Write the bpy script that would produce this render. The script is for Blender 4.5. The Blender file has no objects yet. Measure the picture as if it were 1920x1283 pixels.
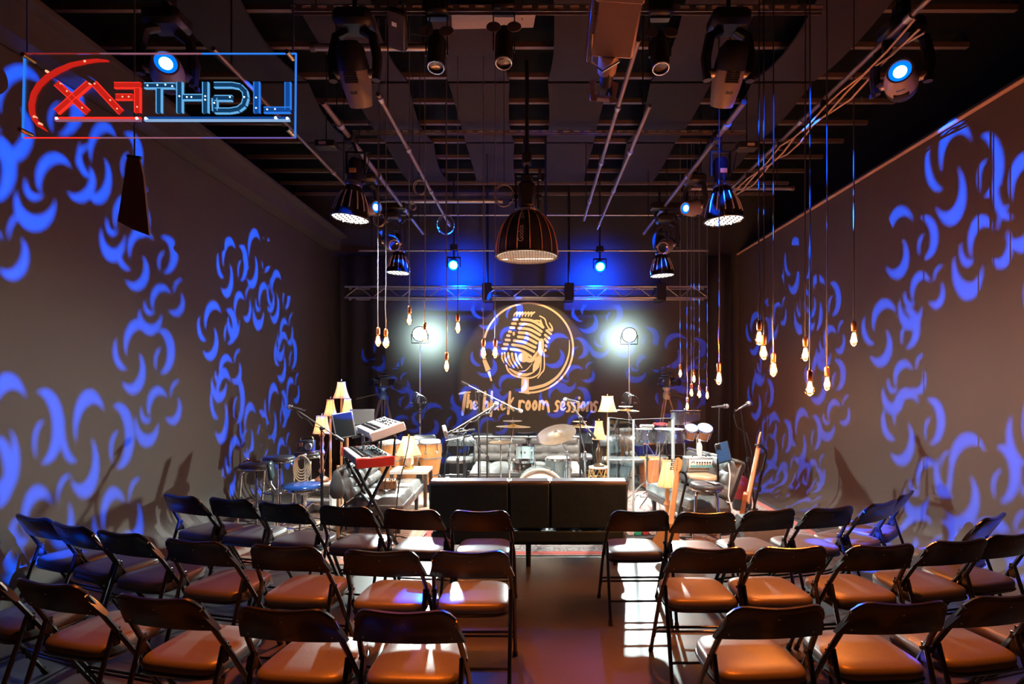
import bpy, bmesh, math, random
from mathutils import Vector, Matrix, Quaternion, geometry
random.seed(7)
PI = math.pi
C = bpy.context.scene.collection
sc = bpy.context.scene
V = Vector
EYE = 1.72

# ------------------------------------------------------------------ camera, world, exposure
cam_d = bpy.data.cameras.new('camera'); cam = bpy.data.objects.new('camera', cam_d); C.objects.link(cam)
cam.location = (0, 0, EYE); cam.rotation_euler = (PI/2, 0, 0)
cam_d.sensor_width = 36.0; cam_d.lens = 18.75            # 1000 px of focal length in a 1920 px frame
cam_d.shift_x = -40/1920; cam_d.shift_y = 69/1920        # upright camera with a shifted frame
cam_d.clip_start = 0.05; cam_d.clip_end = 60
sc.camera = cam
world = bpy.data.worlds.new('world'); sc.world = world; world.use_nodes = True
world.node_tree.nodes['Background'].inputs[0].default_value = (0.05, 0.06, 0.09, 1)
world.node_tree.nodes['Background'].inputs[1].default_value = 0.0
sc.view_settings.view_transform = 'Standard'; sc.view_settings.look = 'None'
sc.view_settings.exposure = 0.0; sc.view_settings.gamma = 1.0
sc.view_settings.use_curve_mapping = False

def light(kind, name, loc, power, color, size=0.03, aim=None, angle=60, blend=0.3, parent=None, spread=180):
    d = bpy.data.lights.new(name, kind); d.energy = power; d.color = color
    if kind == 'AREA': d.shape = 'DISK'; d.size = size; d.spread = math.radians(spread)
    else: d.shadow_soft_size = size
    if kind == 'SPOT': d.spot_size = math.radians(angle); d.spot_blend = blend
    o = bpy.data.objects.new(name, d); C.objects.link(o); o.location = loc
    if aim is not None: o.rotation_euler = (V(aim)-V(loc)).to_track_quat('-Z', 'Y').to_euler()
    if parent: o.parent = parent; o.location = V(loc)-parent.location
    return o

# room extents (metres)
XL, XR, YB, YF, ZC, WALL_TOP = -3.66, 3.70, 9.6, -2.5, 5.2, 4.02
COVE = 0.45
# the big lights: five bowl lamps over the stage, two white stand lights, blue and warm spots
STAGE_WHITE = (0.86, 1.0, 0.95)
BULB = (1.0, 0.30, 0.07)
BLUE = (0.0, 0.075, 1.0)
P_DOME, P_BOWL, P_BACK, P_PEND, P_LAMP, P_GOBO, P_WASH, P_LOGO, P_WARM = 110, 44, 1750, 19, 10, 29000, 80, 360, 1250

# ------------------------------------------------------------------ helpers
def at(px, py, Y):
    return V(((px-1000)*Y/1000.0, Y, EYE + (710-py)*Y/1000.0))

_mats = {}
def M(name, col=(0.5, 0.5, 0.5), rough=0.5, metal=0.0, var=0.12, vscale=9.0, bump=0.0, bscale=60.0, emit=None, es=0.0,
      coat=0.0, stretch=None, trans=0.0, spec=0.5):
    if name in _mats: return _mats[name]
    m = bpy.data.materials.new(name); m.use_nodes = True
    nt = m.node_tree; b = nt.nodes['Principled BSDF']
    tc = nt.nodes.new('ShaderNodeTexCoord'); mp = nt.nodes.new('ShaderNodeMapping')
    nt.links.new(tc.outputs['Object'], mp.inputs[0])
    if stretch: mp.inputs['Scale'].default_value = stretch
    n = nt.nodes.new('ShaderNodeTexNoise'); n.inputs['Scale'].default_value = vscale; n.inputs['Detail'].default_value = 4
    nt.links.new(mp.outputs[0], n.inputs['Vector'])
    mx = nt.nodes.new('ShaderNodeMix'); mx.data_type = 'RGBA'
    nt.links.new(n.outputs['Fac'], mx.inputs[0])
    mx.inputs[6].default_value = (*[max(0, c*(1-var)) for c in col], 1)
    mx.inputs[7].default_value = (*[min(1, c*(1+var)) for c in col], 1)
    nt.links.new(mx.outputs[2], b.inputs['Base Color'])
    b.inputs['Roughness'].default_value = rough; b.inputs['Metallic'].default_value = metal
    b.inputs['Specular IOR Level'].default_value = spec
    if coat: b.inputs['Coat Weight'].default_value = coat; b.inputs['Coat Roughness'].default_value = 0.1
    if trans: b.inputs['Transmission Weight'].default_value = trans
    if bump:
        n2 = nt.nodes.new('ShaderNodeTexNoise'); n2.inputs['Scale'].default_value = bscale; n2.inputs['Detail'].default_value = 3
        nt.links.new(mp.outputs[0], n2.inputs['Vector'])
        bp = nt.nodes.new('ShaderNodeBump'); bp.inputs['Strength'].default_value = bump; bp.inputs['Distance'].default_value = 0.01
        nt.links.new(n2.outputs['Fac'], bp.inputs['Height']); nt.links.new(bp.outputs[0], b.inputs['Normal'])
    if emit:
        b.inputs['Emission Color'].default_value = (*emit, 1); b.inputs['Emission Strength'].default_value = es
        m.cycles.emission_sampling = 'NONE' if es < 30 else 'AUTO'
    _mats[name] = m
    return m

def mat_glass(name, tint=(1, 1, 1), gloss=0.12, rough=0.03):
    """clear thin pane: see-through with a mirror sheen"""
    if name in _mats: return _mats[name]
    m = bpy.data.materials.new(name); m.use_nodes = True; nt = m.node_tree; nt.nodes.clear()
    out = nt.nodes.new('ShaderNodeOutputMaterial'); mix = nt.nodes.new('ShaderNodeMixShader')
    tr = nt.nodes.new('ShaderNodeBsdfTransparent'); tr.inputs[0].default_value = (*tint, 1)
    gl = nt.nodes.new('ShaderNodeBsdfGlossy'); gl.inputs['Roughness'].default_value = rough
    lw = nt.nodes.new('ShaderNodeLayerWeight'); lw.inputs[0].default_value = 0.25
    mt = nt.nodes.new('ShaderNodeMath'); mt.operation = 'MULTIPLY_ADD'; mt.inputs[1].default_value = 0.5; mt.inputs[2].default_value = gloss*0.3
    nt.links.new(lw.outputs['Fresnel'], mt.inputs[0]); nt.links.new(mt.outputs[0], mix.inputs[0])
    nt.links.new(tr.outputs[0], mix.inputs[1]); nt.links.new(gl.outputs[0], mix.inputs[2]); nt.links.new(mix.outputs[0], out.inputs[0])
    _mats[name] = m; return m

def mat_emit(name, col, s):
    if name in _mats: return _mats[name]
    m = bpy.data.materials.new(name); m.use_nodes = True; nt = m.node_tree; nt.nodes.clear()
    out = nt.nodes.new('ShaderNodeOutputMaterial'); e = nt.nodes.new('ShaderNodeEmission')
    e.inputs[0].default_value = (*col, 1); e.inputs[1].default_value = s; nt.links.new(e.outputs[0], out.inputs[0])
    m.cycles.emission_sampling = 'NONE'
    _mats[name] = m; return m

def mat_shade(name, col, glow):
    """cloth lampshade: lets the light of its bulb through"""
    if name in _mats: return _mats[name]
    m = bpy.data.materials.new(name); m.use_nodes = True; nt = m.node_tree; nt.nodes.clear()
    out = nt.nodes.new('ShaderNodeOutputMaterial'); mix = nt.nodes.new('ShaderNodeMixShader'); mix.inputs[0].default_value = 0.7
    d = nt.nodes.new('ShaderNodeBsdfDiffuse'); t = nt.nodes.new('ShaderNodeBsdfTranslucent')
    tc = nt.nodes.new('ShaderNodeTexCoord'); n = nt.nodes.new('ShaderNodeTexNoise'); n.inputs['Scale'].default_value = 60
    nt.links.new(tc.outputs['Object'], n.inputs['Vector'])
    mx = nt.nodes.new('ShaderNodeMix'); mx.data_type = 'RGBA'; nt.links.new(n.outputs['Fac'], mx.inputs[0])
    mx.inputs[6].default_value = (*[c*0.9 for c in col], 1); mx.inputs[7].default_value = (*col, 1)
    nt.links.new(mx.outputs[2], d.inputs[0]); nt.links.new(mx.outputs[2], t.inputs[0])
    nt.links.new(d.outputs[0], mix.inputs[1]); nt.links.new(t.outputs[0], mix.inputs[2])
    nt.links.new(mix.outputs[0], out.inputs[0])
    _mats[name] = m; return m

class MB:
    """collects shapes; build() links them as one mesh object"""
    def __init__(s): s.v = []; s.f = []
    def add(s, vs, fs, mat=None):
        o = len(s.v)
        s.v += [tuple(mat @ V(v)) if mat is not None else tuple(v) for v in vs]
        s.f += [[i+o for i in f] for f in fs]; return s
    def box(s, c, size, rot=None, bev=0.0):
        hx, hy, hz = [a/2 for a in size]; b = min(bev, hx*.9, hy*.9, hz*.9)
        T = Matrix.Translation(V(c)) @ (rot.to_4x4() if rot is not None else Matrix())
        if b <= 0:
            vs = [(x*hx, y*hy, z*hz) for x in (-1, 1) for y in (-1, 1) for z in (-1, 1)]
            return s.add(vs, [(0,1,3,2),(4,6,7,5),(0,4,5,1),(2,3,7,6),(0,2,6,4),(1,5,7,3)], T)
        vs = []; idx = {}
        for x in (-1, 1):
            for y in (-1, 1):
                for z in (-1, 1):
                    for k in range(3):
                        p = [x*hx, y*hy, z*hz]
                        for j in range(3):
                            if j != k: p[j] -= (x, y, z)[j]*b
                        idx[(x, y, z, k)] = len(vs); vs.append(p)
        fs = []
        for k in range(3):
            i, j = [q for q in range(3) if q != k]
            for sg in (-1, 1):
                q = []
                for a, c2 in ((-1,-1),(1,-1),(1,1),(-1,1)):
                    t = [0, 0, 0]; t[k] = sg; t[i] = a; t[j] = c2; q.append(idx[(*t, k)])
                fs.append(q)
            for a in (-1, 1):
                for c2 in (-1, 1):
                    t = [0, 0, 0]; t[i] = a; t[j] = c2; t0 = list(t); t0[k] = -1; t1 = list(t); t1[k] = 1
                    fs.append([idx[(*t0, i)], idx[(*t1, i)], idx[(*t1, j)], idx[(*t0, j)]])
        for x in (-1, 1):
            for y in (-1, 1):
                for z in (-1, 1): fs.append([idx[(x, y, z, 0)], idx[(x, y, z, 1)], idx[(x, y, z, 2)]])
        return s.add(vs, fs, T)
    def cyl(s, p0, p1, r0, r1=None, n=12, cap=True):
        p0 = V(p0); p1 = V(p1); r1 = r0 if r1 is None else r1
        d = (p1-p0).normalized(); a = d.orthogonal().normalized(); b = d.cross(a)
        vs = []
        for p, r in ((p0, r0), (p1, r1)):
            vs += [p + (a*math.cos(2*PI*i/n) + b*math.sin(2*PI*i/n))*r for i in range(n)]
        fs = [[i, (i+1) % n, n+(i+1) % n, n+i] for i in range(n)]
        if cap: fs += [list(range(n))[::-1], list(range(n, 2*n))]
        return s.add(vs, fs)
    def tube(s, pts, r, n=8, closed=False, cap=True):
        pts = [V(p) for p in pts]; k = len(pts)
        rs = r if isinstance(r, (list, tuple)) else [r]*k
        tang = []
        for i in range(k):
            if closed: t = pts[(i+1) % k]-pts[i-1]
            else: t = pts[min(i+1, k-1)]-pts[max(i-1, 0)]
            tang.append(t.normalized() if t.length > 1e-9 else V((0, 0, 1)))
        a = tang[0].orthogonal().normalized(); vs = []
        for i in range(k):
            a = a - tang[i]*a.dot(tang[i])
            a = a.normalized() if a.length > 1e-6 else tang[i].orthogonal().normalized()
            b = tang[i].cross(a)
            vs += [pts[i] + (a*math.cos(2*PI*j/n)+b*math.sin(2*PI*j/n))*rs[i] for j in range(n)]
        fs = []
        for i in range(k if closed else k-1):
            i2 = (i+1) % k
            fs += [[i*n+j, i*n+(j+1) % n, i2*n+(j+1) % n, i2*n+j] for j in range(n)]
        if cap and not closed: fs += [list(range(n))[::-1], list(range((k-1)*n, k*n))]
        return s.add(vs, fs)
    def lathe(s, prof, n=24, mat=None, c=(0, 0, 0)):
        """prof: list of (r, z); closes on the axis where r is 0"""
        T = Matrix.Translation(V(c)) @ (mat.to_4x4() if mat is not None else Matrix())
        vs = []; fs = []; rings = []
        for r, z in prof:
            if r < 1e-6: rings.append([len(vs)]); vs.append((0, 0, z))
            else:
                rings.append(list(range(len(vs), len(vs)+n)))
                vs += [(r*math.cos(2*PI*i/n), r*math.sin(2*PI*i/n), z) for i in range(n)]
        for a, b in zip(rings, rings[1:]):
            for i in range(n):
                q = []
                for x in ((a[i % len(a)]), (a[(i+1) % len(a)]), (b[(i+1) % len(b)]), (b[i % len(b)])):
                    if x not in q: q.append(x)
                if len(q) > 2: fs.append(q)
        return s.add(vs, fs, T)
    def prism(s, poly, t, mat):
        """poly in the xy plane of mat, thick t along z (centred)"""
        n = len(poly); vs = [(x, y, -t/2) for x, y in poly] + [(x, y, t/2) for x, y in poly]
        fs = [list(range(n))[::-1], list(range(n, 2*n))] + [[i, (i+1) % n, n+(i+1) % n, n+i] for i in range(n)]
        return s.add(vs, fs, mat)
    def ball(s, c, r, n=12, m=8, sc=(1, 1, 1), mat=None):
        prof = [(r*math.sin(PI*i/m), -r*math.cos(PI*i/m)) for i in range(m+1)]
        prof[0] = (0, -r); prof[-1] = (0, r)
        S = Matrix.Diagonal((*sc, 1)); T = (mat.to_4x4() if mat is not None else Matrix()) @ S
        return s.lathe(prof, n, T, c)
    def ribbon(s, pts, ws, t, mat):
        """flat stroke along 2-D points with a width at each, thick t"""
        pts = [V((p[0], p[1])) for p in pts]; k = len(pts)
        if not isinstance(ws, (list, tuple)): ws = [ws]*k
        L = []; R = []
        for i in range(k):
            d = (pts[min(i+1, k-1)]-pts[max(i-1, 0)])
            d = d.normalized() if d.length > 1e-9 else V((1, 0))
            nn = V((-d.y, d.x))*ws[i]/2; L.append(pts[i]+nn); R.append(pts[i]-nn)
        for i in range(k-1):
            q = [L[i], L[i+1], R[i+1], R[i]]
            s.prism([tuple(p) for p in q], t, mat)
        return s
    def grid(s, fn, nu, nv):
        vs = [fn(i/nu, j/nv) for j in range(nv+1) for i in range(nu+1)]
        fs = [[j*(nu+1)+i, j*(nu+1)+i+1, (j+1)*(nu+1)+i+1, (j+1)*(nu+1)+i] for j in range(nv) for i in range(nu)]
        return s.add(vs, fs)
    def build(s, name, mat, parent=None, label=None, org=None, smooth=40, kind=None):
        me = bpy.data.meshes.new(name)
        vs = s.v if org is None else [(a-org[0], b-org[1], c-org[2]) for a, b, c in s.v]
        me.from_pydata(vs, [], s.f); me.validate()
        bm = bmesh.new(); bm.from_mesh(me); bmesh.ops.recalc_face_normals(bm, faces=bm.faces); bm.to_mesh(me); bm.free()
        me.materials.append(mat)
        if smooth:
            me.polygons.foreach_set('use_smooth', [True]*len(me.polygons)); me.set_sharp_from_angle(angle=math.radians(smooth))
        o = bpy.data.objects.new(name, me); C.objects.link(o)
        if parent is not None: o.parent = parent
        if label: o['label'] = label
        if kind: o['kind'] = kind
        return o

def tag(o, label, cat, group=None):
    o['label'] = label; o['category'] = cat
    if group: o['group'] = group
    return o
def thing(name, label, cat, loc=(0, 0, 0), rz=0.0, group=None):
    o = bpy.data.objects.new(name, None); C.objects.link(o); o.location = loc; o.rotation_euler = (0, 0, rz)
    o.empty_display_size = 0.1
    return tag(o, label, cat, group)
def struct(o): o['kind'] = 'structure'; return o
def copy_tree(o, parent=None):
    c = o.copy(); C.objects.link(c); c.parent = parent
    for ch in o.children: copy_tree(ch, c)
    return c
def fillet(pts, r, n=4):
    pts = [V(p) for p in pts]; out = [pts[0]]
    for i in range(1, len(pts)-1):
        a, b, c = pts[i-1], pts[i], pts[i+1]
        d1 = (a-b); d2 = (c-b); q = min(r, d1.length*.49, d2.length*.49)
        p0 = b+d1.normalized()*q; p1 = b+d2.normalized()*q
        for k in range(n+1):
            t = k/n; out.append(p0*(1-t)**2 + b*2*t*(1-t) + p1*t*t)
    out.append(pts[-1]); return out
def rotz(a): return Matrix.Rotation(a, 4, 'Z')
def basis(x, y, z, o=(0, 0, 0)):
    m = Matrix((V(x), V(y), V(z))).transposed().to_4x4(); m.translation = V(o); return m
def arc3(A, Cp, B, n):
    """points on the circle through A, C, B (2-D)"""
    ax, ay = A; bx, by = Cp; cx, cy = B
    d = 2*(ax*(by-cy)+bx*(cy-ay)+cx*(ay-by))
    if abs(d) < 1e-9: return [A, Cp, B]
    ux = ((ax*ax+ay*ay)*(by-cy)+(bx*bx+by*by)*(cy-ay)+(cx*cx+cy*cy)*(ay-by))/d
    uy = ((ax*ax+ay*ay)*(cx-bx)+(bx*bx+by*by)*(ax-cx)+(cx*cx+cy*cy)*(bx-ax))/d
    r = math.hypot(ax-ux, ay-uy); a0 = math.atan2(ay-uy, ax-ux); a1 = math.atan2(by-uy, bx-ux); a2 = math.atan2(cy-uy, cx-ux)
    def fwd(f, t): return (t-f) % (2*PI)
    if fwd(a0, a1) <= fwd(a0, a2): sp = fwd(a0, a2)
    else: sp = -(2*PI-fwd(a0, a2))
    return [(ux+r*math.cos(a0+sp*i/n), uy+r*math.sin(a0+sp*i/n)) for i in range(n+1)]

# ------------------------------------------------------------------ materials
black_metal = M('black_metal', (0.012, 0.012, 0.013), 0.35, 0.0, 0.2)
black_gloss = M('black_gloss', (0.010, 0.010, 0.011), 0.22, 0.0, 0.2)
black_matt = M('black_matt', (0.014, 0.013, 0.013), 0.8, 0, 0.25)
black_plastic = M('black_plastic', (0.018, 0.018, 0.02), 0.45, 0, 0.2)
vinyl_black = M('black_vinyl', (0.045, 0.045, 0.047), 0.42, 0, 0.15, 14, 0.15, 260)
vinyl_grey = M('grey_vinyl', (0.10, 0.096, 0.092), 0.42, 0, 0.1, 10, 0.15, 200)
rubber = M('rubber', (0.02, 0.02, 0.02), 0.85)
chrome = M('chrome', (0.78, 0.78, 0.78), 0.14, 1.0, 0.04)
steel = M('brushed_steel', (0.5, 0.5, 0.5), 0.3, 1.0, 0.1)
dull_steel = M('dull_galvanised_steel', (0.42, 0.39, 0.36), 0.45, 0.85, 0.15)
brass = M('brass', (0.72, 0.48, 0.18), 0.25, 1.0, 0.08)
bronze = M('cymbal_bronze', (0.72, 0.52, 0.28), 0.3, 1.0, 0.12, 30)
copper_cym = M('aged_cymbal_bronze', (0.52, 0.36, 0.24), 0.38, 1.0, 0.25, 14)
copper = M('copper_socket', (0.62, 0.30, 0.15), 0.3, 0.9, 0.1)
white_cloth = M('white_plastic', (0.75, 0.75, 0.72), 0.5)
cream_head = M('drum_head', (0.56, 0.52, 0.45), 0.5, 0, 0.06)
wood_honey = M('honey_wood', (0.50, 0.22, 0.07), 0.3, 0, 0.45, 5, 0, 60, None, 0, 0.5, (30, 30, 2))
wood_pale = M('pale_turned_wood', (0.62, 0.42, 0.20), 0.4, 0, 0.2, 6, 0, 60, None, 0, 0.2, (20, 20, 3))
wood_maple = M('maple', (0.68, 0.42, 0.18), 0.3, 0, 0.18, 5, 0, 60, None, 0, 0.5, (25, 25, 2))
wood_dark = M('dark_wood', (0.04, 0.022, 0.014), 0.4, 0, 0.3, 5, 0, 60, None, 0, 0.2, (20, 20, 3))
wood_cajon = M('cajon_wood', (0.48, 0.16, 0.05), 0.35, 0, 0.3, 5, 0, 60, None, 0, 0.3, (18, 18, 2))
drum_blue = M('blue_grey_lacquer', (0.20, 0.29, 0.31), 0.2, 0, 0.06, 6, 0, 60, None, 0, 0.6)
silver_pl = M('silver_plastic', (0.55, 0.57, 0.56), 0.35, 0.3, 0.05)
red_pl = M('red_lacquer', (0.42, 0.03, 0.02), 0.3, 0, 0.08, 6, 0, 60, None, 0, 0.4)
shade_cream = mat_shade('cream_shade', (0.80, 0.60, 0.36), 1)
pend_glass = mat_glass('amber_bulb_glass', (1.0, 0.86, 0.68), 0.1)
clear_pane = mat_glass('clear_acrylic', (0.93, 0.96, 0.97), 0.25)
# ------------------------------------------------------------------ the room
wall_m = M('black_wall_paint', (0.062, 0.041, 0.029), 0.62, 0, 0.18, 1.3, 0.12, 5)
backwall_m = M('black_back_wall', (0.040, 0.038, 0.038), 0.7, 0, 0.15, 1.5)
floor_m = M('grey_floor_paint', (0.085, 0.08, 0.073), 0.33, 0, 0.28, 1.8, 0.05, 7)
ceil_m = M('black_ceiling', (0.004, 0.0035, 0.0035), 0.95, 0, .12, 9, 0, 60, None, 0, 0, None, 0, .2)
bar_m = M('brown_black_bar', (0.16, 0.11, 0.09), 0.6, 0, 0.2, 3)
panel_m = M('dark_acoustic_cloth', (0.022, 0.013, 0.014), 0.9, 0, 0.2, 4, 0.1, 90)

mb = MB(); mb.box(((XL+XR)/2, (YF+YB)/2, -0.05), (XR-XL+0.4, YB-YF+0.4, 0.1))
struct(mb.build('floor', floor_m, smooth=0))
def side_wall(name, X, s):
    """s=+1: the room lies to +X. Wall with a curved foot running into the floor"""
    prof = [(X, WALL_TOP), (X, 2.6), (X, COVE)]
    for k in range(1, 11):
        a = PI/2*k/10
        prof.append((X + s*(COVE-COVE*math.cos(a)), COVE-COVE*math.sin(a)))
    prof[-1] = (prof[-1][0], 0.002)
    ys = [YF + (YB-YF)*i/8 for i in range(9)]
    m = MB(); n = len(prof)
    vs = [(p[0], y, p[1]) for y in ys for p in prof]
    fs = [[i*n+j, (i+1)*n+j, (i+1)*n+j+1, i*n+j+1] for i in range(8) for j in range(n-1)]
    m.add(vs, fs)
    return struct(m.build(name, wall_m, smooth=60))
side_wall('wall_left', XL, 1); side_wall('wall_right', XR, -1)
mb = MB(); mb.box(((XL+XR)/2, YB+0.05, ZC/2), (XR-XL+1.6, 0.1, ZC))
struct(mb.build('wall_back', backwall_m, smooth=0))
mb = MB(); mb.box(((XL+XR)/2, YF-0.05, ZC/2), (XR-XL+1.6, 0.1, ZC))
struct(mb.build('wall_front', ceil_m, smooth=0))
for nm, X, s in (('left', XL, -1), ('right', XR, 1)):
    mb = MB(); mb.box((X+s*0.65, (YF+YB)/2, (WALL_TOP+ZC)/2), (0.1, YB-YF, ZC-WALL_TOP))
    mb.box((X+s*0.32, (YF+YB)/2, WALL_TOP-0.03), (0.6, YB-YF, 0.05))
    struct(mb.build('wall_upper_'+nm, ceil_m, smooth=0))
mb = MB(); mb.box((XL+0.09, (YF+YB)/2, WALL_TOP+0.12), (0.20, YB-YF, 0.22)); mb.box((XL+0.16, (YF+YB)/2, WALL_TOP+0.25), (0.3, YB-YF, 0.04))
struct(mb.build('trim_1', M('brown_ledge', (0.07, 0.05, 0.045), 0.6), smooth=0))
mb = MB(); mb.cyl((XR-0.03, YF, WALL_TOP-0.06), (XR-0.03, YB, WALL_TOP-0.06), 0.018, n=8)
struct(mb.build('trim_2', M('bright_conduit', (0.45, 0.25, 0.14), 0.5), smooth=40))
mb = MB(); mb.box(((XL+XR)/2, (YF+YB)/2, ZC+0.05), (XR-XL+1.6, YB-YF, 0.1))
ceiling = struct(mb.build('ceiling', ceil_m, smooth=0))
# bars across the ceiling, and cloth acoustic panels sagging between them
pm = None
for i in range(15):
    y = 2.1 + 0.53*i
    if pm is None:
        mb = MB(); mb.box((0, 0, 0), (XR-XL+1.2, 0.045, 0.05)); pm = mb.build('ceiling_bar', bar_m, ceiling, smooth=0); o = pm
    else: o = pm.copy(); C.objects.link(o)
    o.location = ((XL+XR)/2, y, 5.02)
pp = None
for xc in (-2.78, -1.69, -0.59, 0.49, 1.60, 2.7):
    for j, y in enumerate((3.55, 5.03, 6.51, 7.99)):
        if pp is None:
            mb = MB(); nu, nv = 6, 10
            def fn(u, v):
                x = (u-.5)*0.66*(1-0.10*math.sin(PI*v)); return (x, (v-.5)*1.44, -0.10*math.sin(PI*v))
            mb.grid(fn, nu, nv)
            mb2 = MB(); mb2.grid(lambda u, v: (fn(u, v)[0], fn(u, v)[1], fn(u, v)[2]+0.02), nu, nv); mb.add(mb2.v, mb2.f)
            for k in range(nv):
                for u in (0, 1):
                    a, b = fn(u, k/nv), fn(u, (k+1)/nv); mb.add([a, b, (b[0], b[1], b[2]+.02), (a[0], a[1], a[2]+.02)], [[0, 1, 2, 3]])
            pp = mb.build('acoustic_panel', panel_m, ceiling); o = pp
        else: o = pp.copy(); C.objects.link(o)
        o.location = (xc, y, 4.93)

# black curtains in the two far corners
def curtain(x0, x1, y, z1, label):
    m = MB()
    def fn(u, v): return (x0+(x1-x0)*u, y+0.035*math.sin(u*(x1-x0)/0.055)+0.01*math.sin(v*5+u*9), 0.03+(z1-.03)*v)
    m.grid(fn, 60, 6)
    o = m.build('black_curtain', M('black_serge', (0.016, 0.014, 0.014), 0.95), smooth=60); o.data.materials[0].use_backface_culling = False
    sol = o.modifiers.new('thickness', 'SOLIDIFY'); sol.thickness = 0.006
    tag(o, label, 'curtain')
curtain(XL+0.25, -2.62, 9.42, 3.9, 'black pleated curtain in the far left corner of the room')
curtain(3.05, XR-0.2, 9.42, 3.9, 'black pleated curtain in the far right corner of the room')

# pipes, struts and tubes hung under the ceiling
pipe_m = M('pipe_paint', (0.22, 0.155, 0.13), 0.42, 0.6, 0.15, 6)
def hanger_rods(t, pts, z0, z1=5.2):
    for (x, y) in pts:
        m = MB(); m.cyl((x, y, z0), (x, y, z1), 0.006, n=6); m.build('hanger_rod', black_metal, t, org=t.location)
def pipe(a, b, r, label, collars=(), cat='pipe', name='ceiling_pipe', m0=None):
    t = thing(name, label, cat, V(a))
    m = MB(); m.cyl(a, b, r, n=10); m.build('tube', m0 or pipe_m, t, org=a)
    for q in collars:
        p = V(a).lerp(V(b), q); d = (V(b)-V(a)).normalized()
        m = MB(); m.cyl(p-d*.03, p+d*.03, r*1.45, n=12); m.build('collar', dull_steel, t, org=a)
    hanger_rods(t, [(V(a).lerp(V(b), q).x, V(a).lerp(V(b), q).y) for q in (0.08, 0.92)], a[2])
    return t
pipe((-1.19, 4.08, 3.9), (-1.19, 7.6, 3.9), 0.018, 'slim jointed pole under the ceiling left of the big dome lamp', (0.02, 0.28, 0.6, 0.96))
pipe((0.93, 4.25, 3.9), (0.93, 7.75, 3.9), 0.017, 'slim jointed pole under the ceiling right of the big dome lamp', (0.25, 0.55, 0.93))
pipe((0.70, 3.55, 3.98), (0.72, 7.6, 3.98), 0.018, 'long jointed pole behind the hanging projector', (0.22, 0.5, 0.8))
pipe((-1.72, 4.35, 3.98), (-1.72, 8.3, 3.98), 0.024, 'left lamp pipe carrying the two left bowl lamps', (0.1, 0.4, 0.7))
pipe((1.72, 4.35, 3.98), (1.72, 8.3, 3.98), 0.024, 'right lamp pipe carrying the two right bowl lamps', (0.1, 0.4, 0.7))
pipe((-2.16, 3.6, 3.95), (-2.16, 6.3, 3.95), 0.016, 'bare pipe beside the mirrored glowing sign', (0.3, 0.8))
pipe((2.32, 3.1, 3.95), (2.32, 6.9, 3.95), 0.018, 'bare pipe with cable runs above the right bulb cluster', (0.05, 0.4, 0.9))
def strut(x0, x1, y, z, label, slots=True, h=0.045):
    t = thing('slotted_strut' if slots else 'tube_bar', label, 'strut', ((x0+x1)/2, y, z))
    m = MB(); o = t.location
    if slots:
        m.box((0, 0, h/2-.004), (x1-x0, 0.045, 0.008)); m.box((0, -.02, 0), (x1-x0, .005, h)) if False else None
        m.box((0, .021, 0), (x1-x0, .004, h))
        n = int((x1-x0)/0.13)
        m2 = MB()
        for i in range(n): m2.box((-(x1-x0)/2+0.13*(i+.5), -.021, 0), (0.055, .004, h*.6))
        m2.box((0, -.021, h*.4), (x1-x0, .004, h*.2)); m2.box((0, -.021, -h*.4), (x1-x0, .004, h*.2))
        m.build('channel', pipe_m, t); m2.build('slotted_face', dull_steel, t)
    else:
        m.cyl((-(x1-x0)/2, 0, 0), ((x1-x0)/2, 0, 0), h/2, n=10); m.build('tube', dull_steel, t)
        for s in (-1, 1): m = MB(); m.cyl((s*(x1-x0)/2-.02, 0, 0), (s*(x1-x0)/2+.02, 0, 0), h*.62, n=10); m.build('end_cap', pipe_m, t)
    hanger_rods(t, [(x0+.2, y), (x1-.2, y)], z)
strut(-2.0, 2.4, 4.42, 4.78, 'nearest slotted steel strut running across at the top', True, 0.06)
strut(-2.2, 2.6, 6.5, 4.72, 'slotted steel strut crossing behind the dome lamp, mid ceiling', True)
strut(-2.7, -0.45, 7.5, 4.22, 'pale tube bar crossing behind the left bowl lamp', False, 0.06)
strut(2.0, 3.4, 7.0, 4.22, 'pale tube bar crossing behind the right bowl lamp', False, 0.05)
strut(-1.9, -0.75, 4.6, 4.58, 'bright steel bar above the left moving head', False, 0.06)
strut(-2.5, 2.3, 8.4, 4.30, 'thin conduit crossing low in the far ceiling', False, 0.03)
strut(-2.9, 2.9, 8.9, 3.86, 'thin conduit just above the far lighting truss', False, 0.035)

# lighting truss across the back
def truss(x0, x1, y, z, h, label):
    t = thing('lighting_truss', label, 'truss', ((x0+x1)/2, y, z)); o = t.location; L = x1-x0
    tm = M('truss_alu', (0.30, 0.29, 0.30), 0.4, 0.8, 0.1)
    for dy in (-.11, .11):
        for dz in (0, h):
            m = MB(); m.cyl((-L/2, dy, dz), (L/2, dy, dz), 0.02, n=8); m.build('chord', tm, t)
    n = int(L/0.24); proto = {}
    for i in range(n):
        xa = -L/2 + L*i/n; up = i % 2
        if up not in proto:
            m = MB(); m.cyl((0, -.11, h if up else 0), (L/n, -.11, 0 if up else h), 0.010, n=6)
            proto[up] = m.build('diagonal_brace', tm, t); proto[up].location = (xa, 0, 0)
        else:
            c = proto[up].copy(); C.objects.link(c); c.location = (xa, 0, 0)
    for xx in (-.8, .62, 2.2):
        m = MB(); m.box((xx-o.x, 0, h/2), (.16, .30, h+.12), bev=.01); m.build('clamp_block', black_metal, t)
        m = MB(); m.cyl((xx-o.x, 0, h), (xx-o.x, 0, 5.1-z), 0.022, n=8); m.build('drop_pipe', black_metal, t)
truss(-3.25, 3.0, 9.3, 3.12, 0.19, 'grey lattice lighting truss spanning the room above the logo')
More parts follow.
